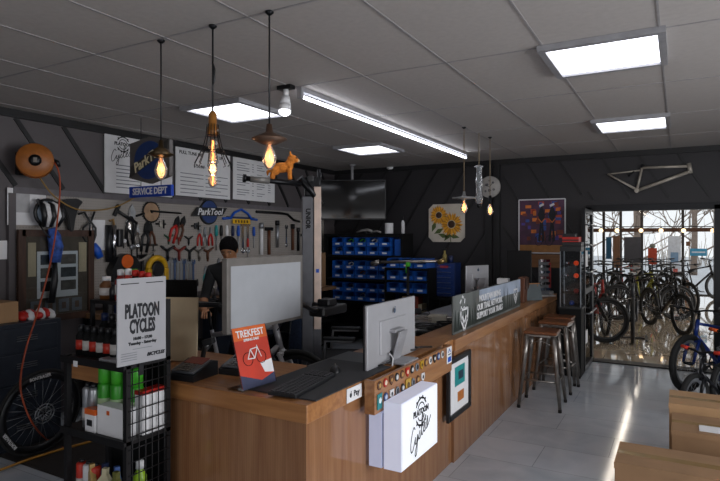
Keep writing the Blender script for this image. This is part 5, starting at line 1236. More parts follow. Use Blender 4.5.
m = MB(); m.bx(-.09, .09, -.07, .07, 0, .07, M('putty_box', 'a8a294', .6), .004); single('white_box', m, 'cream carton on the inner desk among black cables', 'box', tuple(oZ(438, 322, .801)), .2)
for k, (px_, py_, n_, mm) in enumerate(((428, 330, 'black', BLACK), (449, 328, 'thick black', MATTE), (420, 322, 'dark grey', GUN))):
    coil('cable_coil', '%s coiled cable on the pale inner desk behind the badge ledge' % n_, tuple(oZ(px_, py_, .802)), .11, mm, 3)
t = thing('gadget', 'dark yellow-trimmed gadget lying among the cables on the inner desk', 'gadget', tuple(oZ(426, 320, .803))); m = MB(); m.sph((0, 0, .035), (.1, .05, .034), BLACK); m.torus((0, 0, .045), .05, .007, M('lime', '8a9a28', .5), 'z', 18, 6); obj('gadget_body', m, t)
for k, (px_, py_, n_, mm, sh) in enumerate(((415, 314, 'black power adapter', BLACK, 0), (438, 331, 'black cable loop', MATTE, 1), (408, 330, 'white folded leaflet', PAPER, 2), (452, 322, 'dark grey tool pouch', GUN, 0), (424, 338, 'small black meter', MATTE, 0))):
    p = oZ(px_, py_, .802); m = MB()
    if sh == 0: m.box((0, 0, .03), (.14, .09, .058), mm, (0, 0, .5), .012); m.tube([(.05, 0, .03), (.12, .04, .06), (.18, 0, .01), (.14, -.1, .008)], .006, BLACK, 6)
    elif sh == 1: m.torus((0, 0, .02), .09, .014, mm, 'z', 22, 7); m.torus((.02, .03, .045), .07, .012, mm, 'z', 22, 7)
    else: m.box((0, 0, .004), (.2, .12, .006), mm, (0, 0, .3))
    single('desk_item', m, '%s lying on the pale inner desk behind the badge ledge' % n_, 'desk item', tuple(p))
# books and boxes under the back bench
bkc = [('brown', '7a5238'), ('orange', 'b06a34'), ('tan', '9a7c58'), ('dark red', '6c2420'), ('grey', '5a5a60'), ('brick red', '8a3a28'), ('cream', 'b0a488')]
for k, (n_, h_) in enumerate(bkc): m = MB(); hh = .2 + .05 * (k % 3); m.bx(-.028, .028, -.09, .09, 0, hh, M('binder_' + n_.replace(' ', '_'), h_, .6), .003); single('binder', m, '%s binder standing in the low shelf row below the blue bins' % n_, 'binder', (-3.47 + k * .0605, 7.27, .521), 0, 'binders on the low shelf')
m = MB(); m.bx(-3.62, -2.955, 7.11, 7.43, .50, .52, MATTE); m.bx(-3.62, -3.60, 7.11, 7.43, 0, .50, MATTE); m.bx(-2.975, -2.955, 7.11, 7.43, 0, .50, MATTE); single('low_shelf', m, 'low black shelf holding binders under the small bin rack', 'shelf')

# ================================================================ REPAIR POST, DISPLAY BOARD
PXc, PYc = -2.63, 3.86
rp_ = thing('repair_lift', 'tall grey aluminium electric repair lift column behind the desk', 'repair stand', (PXc, PYc, 0), math.radians(38))
PG = M('post_grey', '5a5b60', .4, .4); PW = M('post_pale', 'c0aca0', .35, .3)
m = MB(); m.bx(-.085, .005, -.055, .055, .03, 1.98, PG, .004); m.bx(.007, .07, -.05, .05, .03, 1.98, PG, .003); obj('column', m, rp_)
m = MB(); m.bx(.01, .066, -.066, -.0505, .9, 2.06, PW, .002); m.bx(.025, .05, -.068, -.0662, 1.36, 1.39, BLUE); obj('pale_rail', m, rp_)
m = MB(); m.bx(-.2, .2, -.2, .2, 0, .03, BMET, .005); obj('base_plate', m, rp_)
m = MB(); m.box((0, -.0, 2.06), (.13, .13, .16), BMET, None, .012); m.cyl((.05, -.05, 2.0), (.05, -.05, 2.2), .016, BMET); m.box((-.02, -.06, 2.12), (.05, .06, .05), BLACK, None, .008); obj('head_clamp', m, rp_)
text('UNIOR', .052, MATTE, rp_, (-.04, -.0565, 1.80), rot=(0, PI / 2, 0), bold=.002)
a0, a1 = oD(300, 178, 4.55), oD(321, 205, 4.65)
m = MB(); m.tube([a0, (a0 + a1) / 2 + Vector((0, 0, .01)), a1], .03, BMET, 10)
arm_a, arm_b = oD(243, 178, 4.4), oD(301, 184, 4.55)
m.tube([arm_a, arm_b], .022, BMET, 10); m.cyl(arm_a, arm_a + (arm_b - arm_a) * .05, .032, BMET); m.cyl(arm_a + (arm_b - arm_a) * .12, arm_a + (arm_b - arm_a) * .45, .026, M('arm_grey', '7a7874', .4, .3))
ao = obj('clamp_arm', m, rp_); ao.matrix_parent_inverse = (Matrix.Translation((PXc, PYc, 0)) @ Matrix.Rotation(math.radians(38), 4, 'Z')).inverted()
# plush toy standing on the arm
ctr_p = arm_a + (arm_b - arm_a) * .68
dirx = (arm_b - arm_a).normalized(); rzp = math.atan2(dirx.y, dirx.x)
pt = thing('plush_toy', 'orange-brown plush animal toy standing on the arm of the repair lift', 'plush toy', tuple(ctr_p + Vector((0, 0, .022))), rzp - .25)
pt.scale = (1.0, 1.1, .98)
FUR = M('plush_fur', 'd07c2c', .95, var=.3, scale=40, bump=.8); FURL = M('plush_light', 'd8b890', .95)
m = MB(); m.sph((-.01, 0, .095), (.075, .042, .042), FUR); m.sph((-.06, 0, .08), (.04, .044, .05), FUR); m.sph((.05, 0, .115), (.035, .036, .05), FUR); m.sph((.075, 0, .165), (.042, .038, .038), FUR); m.sph((.105, -.008, .155), (.026, .024, .02), FUR)
for a in (-1, 1):
    m.tube([(.05, a * .022, .09), (.055, a * .024, .04), (.058, a * .024, .0)], [.022, .018, .018], FUR, 8); m.tube([(-.065, a * .026, .08), (-.08, a * .026, .04), (-.082, a * .026, .0)], [.028, .02, .019], FUR, 8)
    m.tube([(.065, a * .026, .19), (.06, a * .034, .215), (.062, a * .036, .225)], [.012, .009, .004], FUR, 6)
m.tube([(-.095, 0, .08), (-.12, 0, .06), (-.12, 0, .03)], [.014, .014, .008], FUR, 6)
obj('body', remeshed(m, 'body', .006, 2, .006), pt)
m = MB(); m.sph((.122, -.008, .15), (.012, .016, .013), FURL); obj('muzzle', m, pt)
m = MB(); m.sph((.108, -.026, .172), .006, BLACK, 8, 6); m.sph((.108, .014, .174), .006, BLACK, 8, 6); m.sph((.133, -.008, .155), .005, BLACK, 8, 6); obj('eyes', m, pt)
# display board on an arm
db = thing('display_board', 'large white-faced display board in a grey frame facing across the desk', 'whiteboard', (-2.20, 2.735, 1.318), RL + .02)
W_, H_ = .372, .212; FG = M('frame_taupe', '6e6a66', .5)
m = MB(); m.bx(-W_, W_, -.012, .025, -H_, H_, FG, .003); obj('frame', m, db)
m = MB(); m.bx(-W_ + .03, W_ - .03, -.0145, -.0122, -H_ + .02, H_ - .045, M('board_white', 'a8abb0', .3, var=.03)); obj('white_face', m, db)
m = MB(); m.tube([(.2, .035, -.08), (.42, .045, -.12), (.6, .05, -.19), (.75, .06, -.2)], .016, BLACK, 8); m.box((.82, .06, -.21), (.34, .13, .07), BLACK, None, .015); m.box((.80, .06, -.15), (.12, .10, .05), BLACK, None, .01)
m.box((.14, .03, -.04), (.14, .02, .16), BLACK); m.cyl((.95, .06, -.21), (1.05, .34, -.21), .02, BLACK); obj('monitor_arm', m, db)
m = MB(); m.bx(-.03, .03, -.002, .0, -.04, .04, M('lime_note', '9aa828', .8)); obj('sticky_note', m, db, (W_ + .0, .02, .14), (0, 0, 0))
# repair stand bike behind the board
rb = make_bike('silver grey bicycle held low in the workshop behind the display board', M('bike_silver', 'a8a8ac', .35, .5), forkm=M('fork_white', 'c0c0c4', .4)); rb.location = (-3.05, 3.42, .12); rb.rotation_euler = (0, 0, R60(8))
t = thing('parking_stand', 'black floor stand carrying the silver grey bicycle', 'stand', (-3.05, 3.42, 0), R60(8)); m = MB(); m.bx(-.7, .7, -.06, .06, 0, .03, BMET); obj('base', m, t)
for xx in (-.54, .54): m = MB(); m.bx(xx - .12, xx + .12, -.1, .1, .03, .118, BMET); obj('wheel_cradle', m, t)
# office chair
oc = thing('office_chair', 'black office chair with a tall padded back behind the desk', 'office chair', (-2.88, 4.66, 0), R60(115))
FAB = M('chair_fabric', '17181c', .85)
m = MB(); m.box((0, 0, .48), (.5, .5, .09), FAB, None, .03); obj('seat', m, oc)
m = MB(); m.box((0, .25, .88), (.46, .08, .66), FAB, (-.12, 0, 0), .035); obj('backrest', m, oc)
for a in (-1, 1): m = MB(); m.tube([(a * .27, .1, .5), (a * .3, .08, .70), (a * .3, -.18, .70)], .016, ALU, 8); m.box((a * .3, -.05, .72), (.07, .3, .03), BLACK, None, .01); obj('armrest', m, oc)
m = MB(); m.cyl((0, 0, .1), (0, 0, .44), .03, GUN)
for k in range(5): a = k * 2 * PI / 5; m.cyl((0, 0, .1), (.3 * math.cos(a), .3 * math.sin(a), .06), .018, BLACK)
obj('base', m, oc)
for k in range(5): a = k * 2 * PI / 5; m = MB(); m.cyl((.3 * math.cos(a), .3 * math.sin(a) - .015, .03), (.3 * math.cos(a), .3 * math.sin(a) + .015, .03), .03, BLACK); obj('castor', m, oc)
# hanging denim apron
t = thing('denim_apron', 'dark blue denim apron hanging between the display board and the lift column', 'apron', tuple(oD(297, 330, 4.85)), R60(30))
m = MB(); m.prism([(-.04, .26), (.04, .26), (.06, .1), (.07, -.3), (-.07, -.3), (-.06, .1)], -.012, .012, M('denim', '26344e', .85, var=.3, scale=60)); obj('cloth', m, t)
# backpack behind the desk
t = thing('backpack', 'black backpack lying at the back of the desk under the display board', 'backpack', (-2.42, 2.95, 0), R60(20))
m = MB(); m.sph((0, 0, .45), (.20, .13, .45), FAB, 20, 14); obj('bag_body', m, t)
m = MB(); m.tube([(-.1, -.12, .75), (-.13, -.19, .6), (-.12, -.19, .4), (-.1, -.15, .3)], .02, M('strap_grey', '2e3034', .7), 8); m.tube([(.1, -.12, .75), (.13, -.19, .6), (.12, -.19, .4), (.1, -.15, .3)], .02, M('strap_grey'), 8); obj('strap', m, t)

# ================================================================ PERSON
def skin_mesh(verts, edges, rads, name, sub=2):
    me = bpy.data.meshes.new(name); me.from_pydata(verts, edges, []); o = bpy.data.objects.new(name, me); col.objects.link(o)
    md = o.modifiers.new('skin', 'SKIN'); md.use_smooth_shade = True
    for k, r in enumerate(rads): me.skin_vertices[0].data[k].radius = (r if isinstance(r, tuple) else (r, r))
    me.skin_vertices[0].data[0].use_root = True
    sb = o.modifiers.new('sub', 'SUBSURF'); sb.levels = sub; sb.render_levels = sub
    bpy.context.view_layer.update()
    r = bpy.data.meshes.new_from_object(o.evaluated_get(bpy.context.evaluated_depsgraph_get())); bpy.data.objects.remove(o)
    return r
SKIN = M('skin', 'a0704f', .55, var=.06); SHIRT = M('black_shirt', '131417', .85); JEANS = M('dark_jeans', '1f2837', .85)
ph = oD(231.5, 262, 5.35)
pe = thing('person', 'person with short black hair and black shirt, head bowed, behind the display board', 'person', (ph.x, ph.y, 0), R60(28))
# facing local -Y, leaning forward
V = [(0, .10, .93), (0, .10, 1.08), (0, .04, 1.24), (0, -.02, 1.36), (0, -.05, 1.42), (0, -.08, 1.47),
     (.18, -.01, 1.34), (.24, -.05, 1.08), (.19, -.27, 1.0), (.15, -.33, .99),
     (-.18, -.01, 1.34), (-.24, -.05, 1.08), (-.19, -.27, 1.0), (-.15, -.33, .99),
     (.10, .10, .88), (.11, .07, .50), (.11, .10, .10), (.11, -.03, .05), (-.10, .10, .88), (-.11, .07, .50), (-.11, .10, .10), (-.11, -.03, .05)]
Ed = [(0, 1), (1, 2), (2, 3), (3, 4), (4, 5), (3, 6), (6, 7), (7, 8), (8, 9), (3, 10), (10, 11), (11, 12), (12, 13), (0, 14), (14, 15), (15, 16), (16, 17), (0, 18), (18, 19), (19, 20), (20, 21)]
Rd = [(.15, .11), (.14, .10), (.16, .11), (.15, .10), .055, .055, .065, .048, .036, .028, .065, .048, .036, .028, .09, .065, .045, .04, .09, .065, .045, .04]
me = skin_mesh(V, Ed, Rd, 'body')
me.materials.clear()
for mm in (SHIRT, SKIN, JEANS): me.materials.append(mm)
for p in me.polygons:
    c = p.center; p.material_index = 0
    if c.z < .93: p.material_index = 2
    if c.z < .08: p.material_index = 0
    if c.z > 1.415 and abs(c.x) < .09: p.material_index = 1
    if c.z > .9 and c.z < 1.09 and c.y < -.12: p.material_index = 1
obj('body', me, pe)
# head: bowed
hd_ = MB(); hd_.sph((0, 0, .0), (.073, .09, .098), SKIN, 20, 14); hd_.sph((0, -.035, -.055), (.05, .055, .055), SKIN, 14, 10); hd_.sph((0, -.092, -.01), (.013, .02, .022), SKIN, 10, 8)
for a in (-1, 1): hd_.sph((a * .074, .005, -.01), (.012, .02, .03), SKIN, 10, 8)
hd_.cyl((0, .03, -.04), (0, .05, -.13), .05, SKIN)
ho = obj('head', remeshed(hd_, 'head', .006, 3), pe, (0, -.10, 1.535), (.55, 0, 0))
hm = MB(); hm.sph((0, .012, .025), (.086, .100, .098), M('black_hair', '0d0c0d', .95, bump=.6, spec=.1, scale=70), 22, 14)
bmesh.ops.bisect_plane(hm.bm, geom=hm.bm.verts[:] + hm.bm.edges[:] + hm.bm.faces[:], plane_co=(0, -.05, .01), plane_no=(0, .8, .6), clear_inner=True)
obj('hair', hm, ho)
em = MB()
for a in (-1, 1): em.sph((a * .03, -.082, .008), (.011, .005, .004), M('eye_white', 'a8a098', .4), 8, 6); em.sph((a * .03, -.085, .008), .005, BLACK, 8, 6); em.box((a * .03, -.088, .03), (.034, .008, .006), BLACK)
em.box((0, -.09, -.055), (.04, .006, .006), M('lips', '7a4038', .6)); obj('face_features', em, ho)
def hand(parent, loc, sgn):
    V = [(0, 0, 0), (0, -.05, 0)]; E = [(0, 1)]; Rr = [.024, .028]
    for k, (dx, L) in enumerate(((-.026, .07), (-.009, .08), (.009, .075), (.026, .06))):
        b = len(V); V += [(dx, -.075, 0), (dx * 1.1, -.075 - L * .5, -.012), (dx * 1.1, -.075 - L * .85, -.035)]; E += [(1, b), (b, b + 1), (b + 1, b + 2)]; Rr += [.010, .009, .008]
    b = len(V); V += [(sgn * -.03, -.025, 0), (sgn * -.05, -.06, -.015), (sgn * -.045, -.085, -.03)]; E += [(0, b), (b, b + 1), (b + 1, b + 2)]; Rr += [.013, .010, .009]
    m_ = skin_mesh(V, E, Rr, 'hand', 1); m_.materials.clear(); m_.materials.append(SKIN); obj('hand', m_, parent, loc, (.1, 0, sgn * -.3))
hand(pe, (.15, -.335, .99), 1); hand(pe, (-.15, -.335, .99), -1)

# ================================================================ BOTTLE RACK AND SHOP-HOURS SIGN
RX0, RX1, RY0, RY1 = -2.69, -2.22, 1.74, 2.00
def Q(x): return RX1 - (RX1 - x) * .83
rk = thing('bottle_rack', 'black metal rack with a wire grid side full of bottles before the desk', 'rack', (0, 0, 0))
RKM = M('rack_metal', '1a191b', .5, .5)
for xx in (RX0, RX1 - .025):
    for yy in (RY0, RY1 - .025): m = MB(); m.bx(xx, xx + .025, yy, yy + .025, 0, 1.06 if yy < 1.8 else 1.34, RKM); obj('post', m, rk)
SHZ = [.14, .37, .70, 1.055, 1.325]
for z in SHZ[:4]: m = MB(); m.bx(RX0 - .01, RX1 + .0, RY0 - .012, RY1 + .0, z - .018, z, RKM); m.bx(RX0 - .01, RX1, RY0 - .014, RY0 - .012, z - .03, z + .006, RKM); obj('shelf_board', m, rk)
m = MB(); m.bx(RX0 + .02, RX1 - .06, RY0 + .13, RY1 + .0, SHZ[4] - .018, SHZ[4], RKM); m.bx(RX0 + .02, RX0 + .035, RY0 + .13, RY0 + .15, 1.055, SHZ[4], RKM); obj('shelf_board', m, rk)
m = MB()
for k in range(6): yy = RY0 + .03 + k * .038; m.cyl((RX1 + .003, yy, .1), (RX1 + .003, yy, 1.04), .003, RKM, n=6)
for k in range(16): z = .12 + k * .06; m.cyl((RX1 + .003, RY0 + .01, z), (RX1 + .003, RY1 - .01, z), .003, RKM, n=6)
obj('wire_grid', m, rk)
m = MB(); m.bx(RX0 + .026, RX1 - .026, RY1 - .006, RY1 - .001, .145, 1.03, MATTE); obj('dark_backing_sheet', m, rk)  # black sheet added so the rack reads dark behind the bottles
m = MB(); m.bx(RX0 + .1, RX0 + .13, RY0 - .017, RY0 - .0145, SHZ[3] - .04, SHZ[3] - .012, PAPER); obj('price_tag', m, rk)
ss = thing('shop_hours_sign', 'grey shop-hours sign in bold black letters on the bottle rack', 'sign', tuple((oD(142, 320, 2.66)).to_tuple()), RL - .10)
sw, sh_ = .128, .2
m = MB(); m.bx(-sw, sw, -.004, .004, -sh_, sh_, M('sign_paper', '98989c', .5, var=.03)); m.bx(-.012, .012, .005, .012, -sh_ - .06, 0, BMET); obj('panel', m, ss)
text('PLATOON\nCYCLES', .088, INK, ss, (0, -.0055, .008), bold=.0034, sx=.44, spacing=.82)
text('10:00 - 17:30', .019, INK, ss, (0, -.0055, -.082), bold=.0008); text('Tuesday - Saturday', .019, INK, ss, (0, -.0055, -.104), bold=.0008)
m = MB(); m.line([(-.11, .175), (-.02, .175)], .004, INK, -.005); m.line([(.02, .175), (.11, .175)], .004, INK, -.005); m.line([(-.05, -.13), (.05, -.13)], .003, GREYINK, -.005)
for k in range(4): m.line([(-.11, -.145 - k * .011), (-.03, -.145 - k * .011)], .003, GREYINK, -.005)
obj('fine_print', m, ss)
text('BICYCLES', .022, INK, ss, (.07, -.0055, -.165), bold=.001, shear=.3)

def bottle(kind, loc, lab, body, capm, labm=None, r=.03, h=.16, group=None, cat='bottle', wide=False):
    t = thing(kind, lab, cat, loc, 0, group)
    m = MB()
    if wide: m.lathe([(.001, 0), (r, 0), (r, h * .92), (r * .9, h * .97), (r * .5, h)], body, n=16)
    else: m.lathe([(.001, 0), (r, 0), (r, h * .62), (r * .5, h * .78), (r * .45, h * .84)], body, n=16)
    obj('bottle_body', m, t)
    m = MB()
    if wide: m.lathe([(r * .5, h), (r * .5, h * 1.08), (.001, h * 1.09)], capm, n=12)
    else: m.lathe([(r * .62, h * .80), (r * .6, h * .98), (.001, h)], capm, n=12)
    obj('cap', m, t)
    if labm: m = MB(); m.lathe([(r * 1.02, h * .18), (r * 1.02, h * .5)], labm, n=16); obj('label_band', m, t)
    return t
BK = MATTE; REDL = M('label_red', 'b83020', .45); WL = M('label_white', 'c0bcb8', .5); LUB = M('lube_red', '8c1c14', .35)
G1 = 'bottles on the top of the rack'
ZT = SHZ[4]
tops = [(-2.70, 'squat amber jar with a white lid', M('amber_jar', '6a4424', .3), WHITE, WL, .035, .12), (-2.63, 'small dark bottle', BLACK, BLACK, None, .022, .09), (-2.565, 'red bottle with a white cap, left one', LUB, WHITE, WL, .028, .16), (-2.495, 'red and white bottle with a tall white cap', REDL, WHITE, BK, .027, .165), (-2.43, 'dark red bottle with a red cap', BK, RED, WL, .027, .16), (-2.37, 'black bottle with a red cap', BK, RED, WL, .027, .155), (-2.315, 'dark bottle next to the shop-hours sign', BK, RED, REDL, .025, .15)]
for (x_, l_, b_, c_, lb_, r_, h_) in tops: bottle('lube_bottle', (Q(x_), RY0 + .19, ZT), l_ + ' on the top shelf of the rack', b_, c_, lb_, r_, h_, G1)
for k in range(6): bottle('lube_bottle', (Q(-2.74 + k * .064), RY0 + .07, SHZ[3]), 'black bottle with a red and white label, %s from the left on the second shelf' % ords[k], BK, BLACK, (REDL, WL)[k % 2], .027, .15, 'black bottles on the second rack shelf')
for k in range(4): bottle('lube_bottle', (Q(-2.70 + k * .075), RY0 + .18, SHZ[3]), 'dark blue-capped bottle behind the front row, %s from the left on the second shelf' % ords[k], BK, (DBLUE, BLACK)[k % 2], None, .03, .20, 'black bottles on the second rack shelf')
t = thing('card_tray', 'pale grey plastic tray beneath the shop-hours sign', 'tray', (-2.34, RY0 + .06, SHZ[3])); m = MB(); m.bx(-.08, .09, -.06, .06, 0, .015, ALU, .003); m.box((0, .045, .045), (.16, .008, .07), ALU, (-.3, 0, 0), .002); obj('tray_body', m, t)
GC = M('can_green', '2f8c20', .35); GL = M('can_label', 'a0b890', .4)
for k, (x_, y_, n_) in enumerate(((-2.505, .10, 'left'), (-2.43, .115, 'middle'), (-2.315, .13, 'right'))):
    t = thing('spray_can', 'tall green degreaser can, %s of three on the rack' % n_, 'spray can', (x_, RY0 + y_, SHZ[2]), 0, 'green spray cans')
    m = MB(); m.lathe([(.001, 0), (.036, 0), (.036, .21), (.03, .225)], GL, n=18, mats=[GC, GC, GC]); obj('can_body', m, t)
    m = MB(); m.lathe([(.0364, .04), (.0364, .15)], GL, n=18); m.lathe([(.0367, .09), (.0367, .12)], WHITE, n=18); obj('label_band', m, t)
    m = MB(); m.lathe([(.033, .225), (.034, .30), (.03, .31), (.001, .312)], GREEN, n=16); obj('cap', m, t)
for k, (x_, n_) in enumerate(((-2.665, 'left'), (-2.61, 'right'))): bottle('spray_can', (Q(x_), RY0 + .06, SHZ[2]), 'slim silver can, %s of the pair on the green can shelf' % n_, M('can_silver', '9a9ca0', .3, .6), BLACK, WL, .024, .20, 'silver cans', 'spray can', True)
bottle('lube_bottle', (-2.60, RY0 + .15, SHZ[2]), 'dark bottle with a blue cap behind the silver cans', BK, BLUE, BLUE, .03, .27)
t = thing('product_box', 'white and orange product carton in front of the green cans', 'box', (-2.50, RY0 + .03, SHZ[2])); m = MB(); m.bx(-.035, .04, -.022, .022, 0, .11, PAPER, .001); obj('carton', m, t); m = MB(); m.bx(-.036, .041, -.0235, .0235, .085, .112, ORANGE); m.bx(-.02, .02, -.0232, -.0222, .03, .06, BLACK); obj('printed_band', m, t)
t = thing('product_box', 'larger plain white carton at the right end of the green can shelf', 'box', (-2.35, RY0 + .05, SHZ[2])); m = MB(); m.bx(-.1, .09, -.035, .035, 0, .14, PAPER, .001); obj('carton', m, t); m = MB(); m.bx(-.03, -.01, -.0365, -.0352, .1, .12, ORANGE); obj('printed_band', m, t)
t = thing('product_box', 'white box with a red top behind the wire grid', 'box', (-2.262, RY0 + .17, SHZ[2])); m = MB(); m.bx(-.025, .03, -.07, .07, 0, .19, PAPER, .001); obj('carton', m, t); m = MB(); m.bx(-.026, .031, -.071, .071, .19, .21, RED); obj('lid', m, t)
for k, x_ in enumerate((-2.70, -2.635, -2.57)): bottle('spray_can', (Q(x_), RY0 + .05, SHZ[1]), 'white and red can, %s from the left on the lowest visible shelf' % ords[k], REDL if k != 1 else WHITE, BLACK, WL, .028, .15, 'cans on the low shelf', 'spray can', True)
bottle('spray_bottle', (-2.275, RY0 + .12, SHZ[1]), 'lime green spray bottle with a white trigger behind the wire grid', M('lime_bottle', '8ab020', .35), WHITE, WL, .032, .2)
mixc = [('tan', 'a88a50'), ('dark blue', '1c2c50'), ('cream', 'b8b090'), ('blue', '30508a'), ('olive', '6a6a30')]
for k, (n_, h_) in enumerate(mixc):
    m = MB(); mm = M('pouch_' + n_.replace(' ', '_'), h_, .5)
    m.prism([(-.03, 0), (.03, 0), (.035, .1), (.012, .13), (.012, .16), (-.012, .16), (-.012, .13), (-.035, .1)], -.012, .012, mm); single('gel_pouch', m, '%s packet leaning among the goods on the lowest visible shelf' % n_, 'packet', (-2.51 + k * .045, RY0 + .03 + (k % 2) * .04, SHZ[1] + .004), (k % 3 - 1) * .3, 'packets on the low shelf', rot=(.0, (k % 3 - 1) * .05, (k % 3 - 1) * .4))

# ================================================================ BOXES ON THE FLOOR
def carton(x0, x1, y0, y1, z0, h, lab, mm=CARD, tape=True, printed=False):
    t = thing('cardboard_box', lab, 'box', ((x0 + x1) / 2, (y0 + y1) / 2, z0), 0, 'cardboard boxes at the lower right'); a, b = (x1 - x0) / 2, (y1 - y0) / 2
    m = MB(); m.bx(-a, a, -b, b, 0, h - .006, mm, .003); obj('carton', m, t)
    m = MB(); m.bx(-a - .002, a + .002, -b - .003, -.002, h - .006, h, mm); m.bx(-a - .002, a + .002, .002, b + .003, h - .006, h, mm); m.bx(-a - .003, a + .003, -b - .004, -b - .001, h - .035, h - .002, mm); obj('flap', m, t)
    if tape: m = MB(); m.bx(-a + .0, a - .0, -.03, .03, h + .0002, h + .0012, M('packing_tape', '8a7048', .25)); obj('tape', m, t)
    return t
c1 = carton(-.30, 1.2, 3.30, 3.64, 0, .45, 'long brown cardboard box nearest the camera at the lower right')
text('BICYCLE', .04, M('box_ink', '4a3826', .8), c1, (-.6, -.172, .34), bold=.001)
c2 = carton(-.04, 1.1, 4.02, 4.42, 0, .45, 'brown cardboard box with a taped top behind the nearest long box')
m = MB(); m.bx(.0 - .42, -.26, -.15, .0 - .02, .4515, .453, PAPER); obj('shipping_label', m, c2)
carton(-.06, 1.15, 4.46, 4.86, 0, .5, 'slightly taller light brown cardboard box at the back of the box group', CARD2)

# ================================================================ SHOWROOM WINDOW THINGS
def far(px, py, Y=YW - .08): return oY(px, py, Y)
def panel_at(name, px0, px1, py0, py1, mm, lab, cat, Y=YW - .1, th=.02, extra=None, legs=False):
    if not legs and th < .03: Y = YW - .021 - th / 2
    a, b = oY(px0, py0, Y), oY(px1, py1, Y); t = thing(name, lab, cat, ((a.x + b.x) / 2, Y, b.z), 0); w_ = (b.x - a.x) / 2; h_ = a.z - b.z
    m = MB(); m.bx(-w_, w_, -th / 2, th / 2, 0, h_, mm, .002); obj('panel', m, t)
    if legs: m = MB(); m.cyl((0, 0, -b.z), (0, 0, 0), .02, BMET, n=8); m.bx(-w_ * .6, w_ * .6, -.15, .15, -b.z, -b.z + .02, BMET); obj('stand', m, t)
    if extra: extra(t, w_, h_, th)
    return t
FB = M('far_blue', '2a6c98', .5)
panel_at('window_poster', 606, 611.5, 237, 259, FB, 'tall narrow blue poster at the left of the far window', 'poster')
panel_at('wooden_display', 613, 620, 236, 268, M('far_brown', '6a4a34', .6), 'brown wooden upright in front of the far left window', 'display', YW - .3, .08, legs=True)
def ft(t, w_, h_, th):
    m = MB(); m.bx(-w_ * .1, w_ * .1, -.02, .02, -1.0, 0, BMET); m.bx(-w_ * .5, w_ * .5, -.15, .15, -1.0, -.98, BMET)
panel_at('window_screen', 624, 641, 237, 263, M('far_grey', '3c3c42', .4), 'dark grey screen standing in the far window', 'screen', YW - .3, legs=True)
def redx(t, w_, h_, th): m = MB(); m.sph((0, 0, h_ + .06), (.08, .03, .07), M('far_grey2', '6c7068', .6)); obj('top_piece', m, t)
panel_at('red_sign', 648, 657, 248, 264.5, M('far_red', 'a03a20', .5), 'orange-red sign with a rounded top piece in the far window', 'sign', YW - .3, .03, redx, True)
def ban(t, w_, h_, th):
    m = MB(); m.bx(-w_ * .6, w_ * .6, -th / 2 - .003, -th / 2, h_ * .35, h_ * .6, M('ban_blue', '7090b0', .6)); m.bx(-w_ * .2, w_ * .5, -th / 2 - .003, -th / 2, h_ * .05, h_ * .2, M('ban_red', 'c86058', .6)); obj('print', m, t)
panel_at('banner', 668, 681, 236, 277, M('ban_white', 'c8d0dc', .6), 'tall white banner with blue and red print in the far window', 'banner', YW - .25, .01, ban, True)
def bs(t, w_, h_, th):
    m = MB(); m.bx(-w_ * .8, w_ * .8, -th / 2 - .003, -th / 2, h_ * .4, h_ * .6, M('ban_white')); obj('print', m, t)
panel_at('window_sign', 690, 707, 248.5, 256, M('far_sky', '3c8cb4', .5), 'wide sky-blue sign on the far right window', 'sign', YW - .1, .01, bs)
panel_at('window_sticker', 686, 690.5, 241.5, 246, M('far_brown'), 'small brown square sticker above the sky-blue sign', 'sticker', YW - .1, .01)
for k, x_ in enumerate((601, 617, 641, 661, 683.5, 713)):  # glowing globes stand in for lamp reflections in the far glass
    p = oY(x_, 230.5, YW - .3); t = thing('reflection_dot', 'warm glowing dot for a lamp reflection, %s from the left along the far window transom' % ords[k], 'bulb', tuple(p), 0, 'warm reflection dots along the far window')
    m = MB(); m.sph((0, 0, 0), .06, M('reflection_glow', 'ffd8a0', .5, emit=2.2, ecol='ffd8a8')); obj('globe', m, t); m = MB(); m.cyl((0, 0, .05), (0, 0, .11), .02, BMET); obj('socket', m, t)
m = MB(); m.tube([(-2.6, YW - .3, 1.99)] + [tuple(oY(x_, 230.5, YW - .3) + Vector((0, 0, .11))) for x_ in (601, 617, 641, 661, 683.5, 713)] + [(2.0, YW - .3, 1.99)], .012, BLACK, 6); single('dot_cable', m, 'black cable added to carry the warm reflection dots along the far window', 'cable')  # cable made up to hang the dots from
t = thing('low_display', 'brown tapering plinth near the far window behind the bicycles', 'plinth', (.12, 16.6, 0)); m = MB(); m.prism([(-.12, 0), (.12, 0), (.12, .5), (.05, .55), (-.12, .3)], -.2, .2, M('far_brown')); obj('plinth_body', m, t)
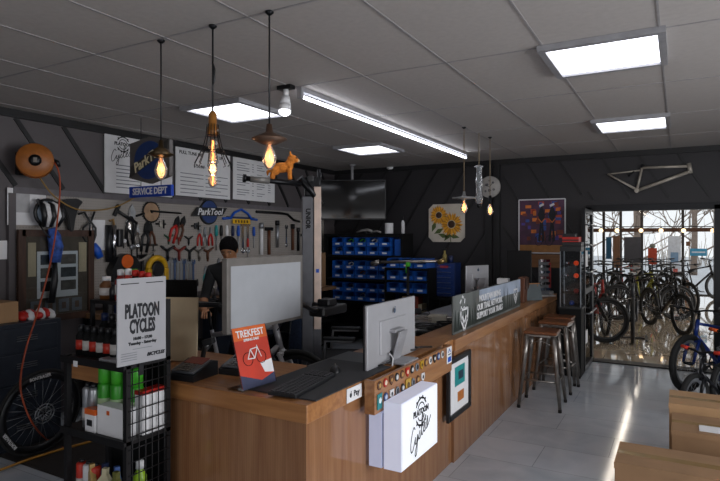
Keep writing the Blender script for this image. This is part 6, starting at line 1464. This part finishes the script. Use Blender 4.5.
# bike floor stands
for k, (x_, y_) in enumerate(((-1.52, 9.32), (-.66, 10.22))): m = MB(); m.bx(-.25, .25, -.22, -.18, 0, .025, BMET); m.bx(-.25, .25, .18, .22, 0, .025, BMET); m.bx(-.03, .03, -.18, .18, 0, .02, BMET); single('bike_stand', m, 'flat black floor stand under the %s showroom bicycle' % ('front left', 'end-on grey')[k], 'stand', (x_, y_, 0.0), R60((22, -86)[k]))

# outside: bare trees
def tree(x_, y_, h_, lab):
    t = thing('bare_tree', lab, 'tree', (x_, y_, -.15), 0, 'bare trees beyond the far windows'); TM = M('bark', '8c7a6c', .9)
    tr = MB(); tr.tube([(0, 0, 0), (.05, 0, h_ * .3), (-.03, .05, h_ * .6), (0, 0, h_)], [.16, .12, .08, .02], TM, 8); obj('trunk', tr, t)
    br = MB()
    def grow(p, d, L, r, n):
        q = p + d * L; br.tube([p, (p + q) / 2 + Vector((random.uniform(-.05, .05),) * 3), q], [r, r * .8, r * .6], TM, 5)
        if n:
            for _ in range(3): grow(q, (d + Vector((random.uniform(-.8, .8), random.uniform(-.5, .5), random.uniform(-.3, .7)))).normalized(), L * .68, r * .6, n - 1)
    for k in range(9):
        z = h_ * (.12 + .085 * k); a = k * 2.4; grow(Vector((0, 0, z)), Vector((math.cos(a), math.sin(a), .6)).normalized(), h_ * .22, .05, 3)
    obj('branches', br, t)
for k, (x_, y_, h_, l_) in enumerate(((-4.4, 30, 7.5, 'far left thick'), (-1.5, 25, 6.5, 'leftmost near'), (.6, 31, 7.5, 'middle'), (2.2, 24, 6, 'right-hand near'), (4.6, 33, 7.5, 'rightmost'), (-1.9, 34, 8, 'farthest'))): tree(x_, y_, h_, 'bare winter tree outside, %s one seen through the far windows' % l_)
# hedge bank of thin bare shrubs far outside
m = MB(); BR = M('twig', 'c0b4a8', .9)
for k in range(170):
    x_ = random.uniform(-9, 11); y_ = random.uniform(38, 43); h_ = random.uniform(1.2, 3.4); p = Vector((x_, y_, -.15)); q = p + Vector((random.uniform(-.6, .6), 0, h_)); m.tube([p, (p + q) / 2 + Vector((random.uniform(-.2, .2), 0, 0)), q], [.035, .025, .01], BR, 4)
tag(obj('bare_thicket', m), 'pale thicket of thin bare stems far outside behind the trees', 'thicket', None, 'stuff')
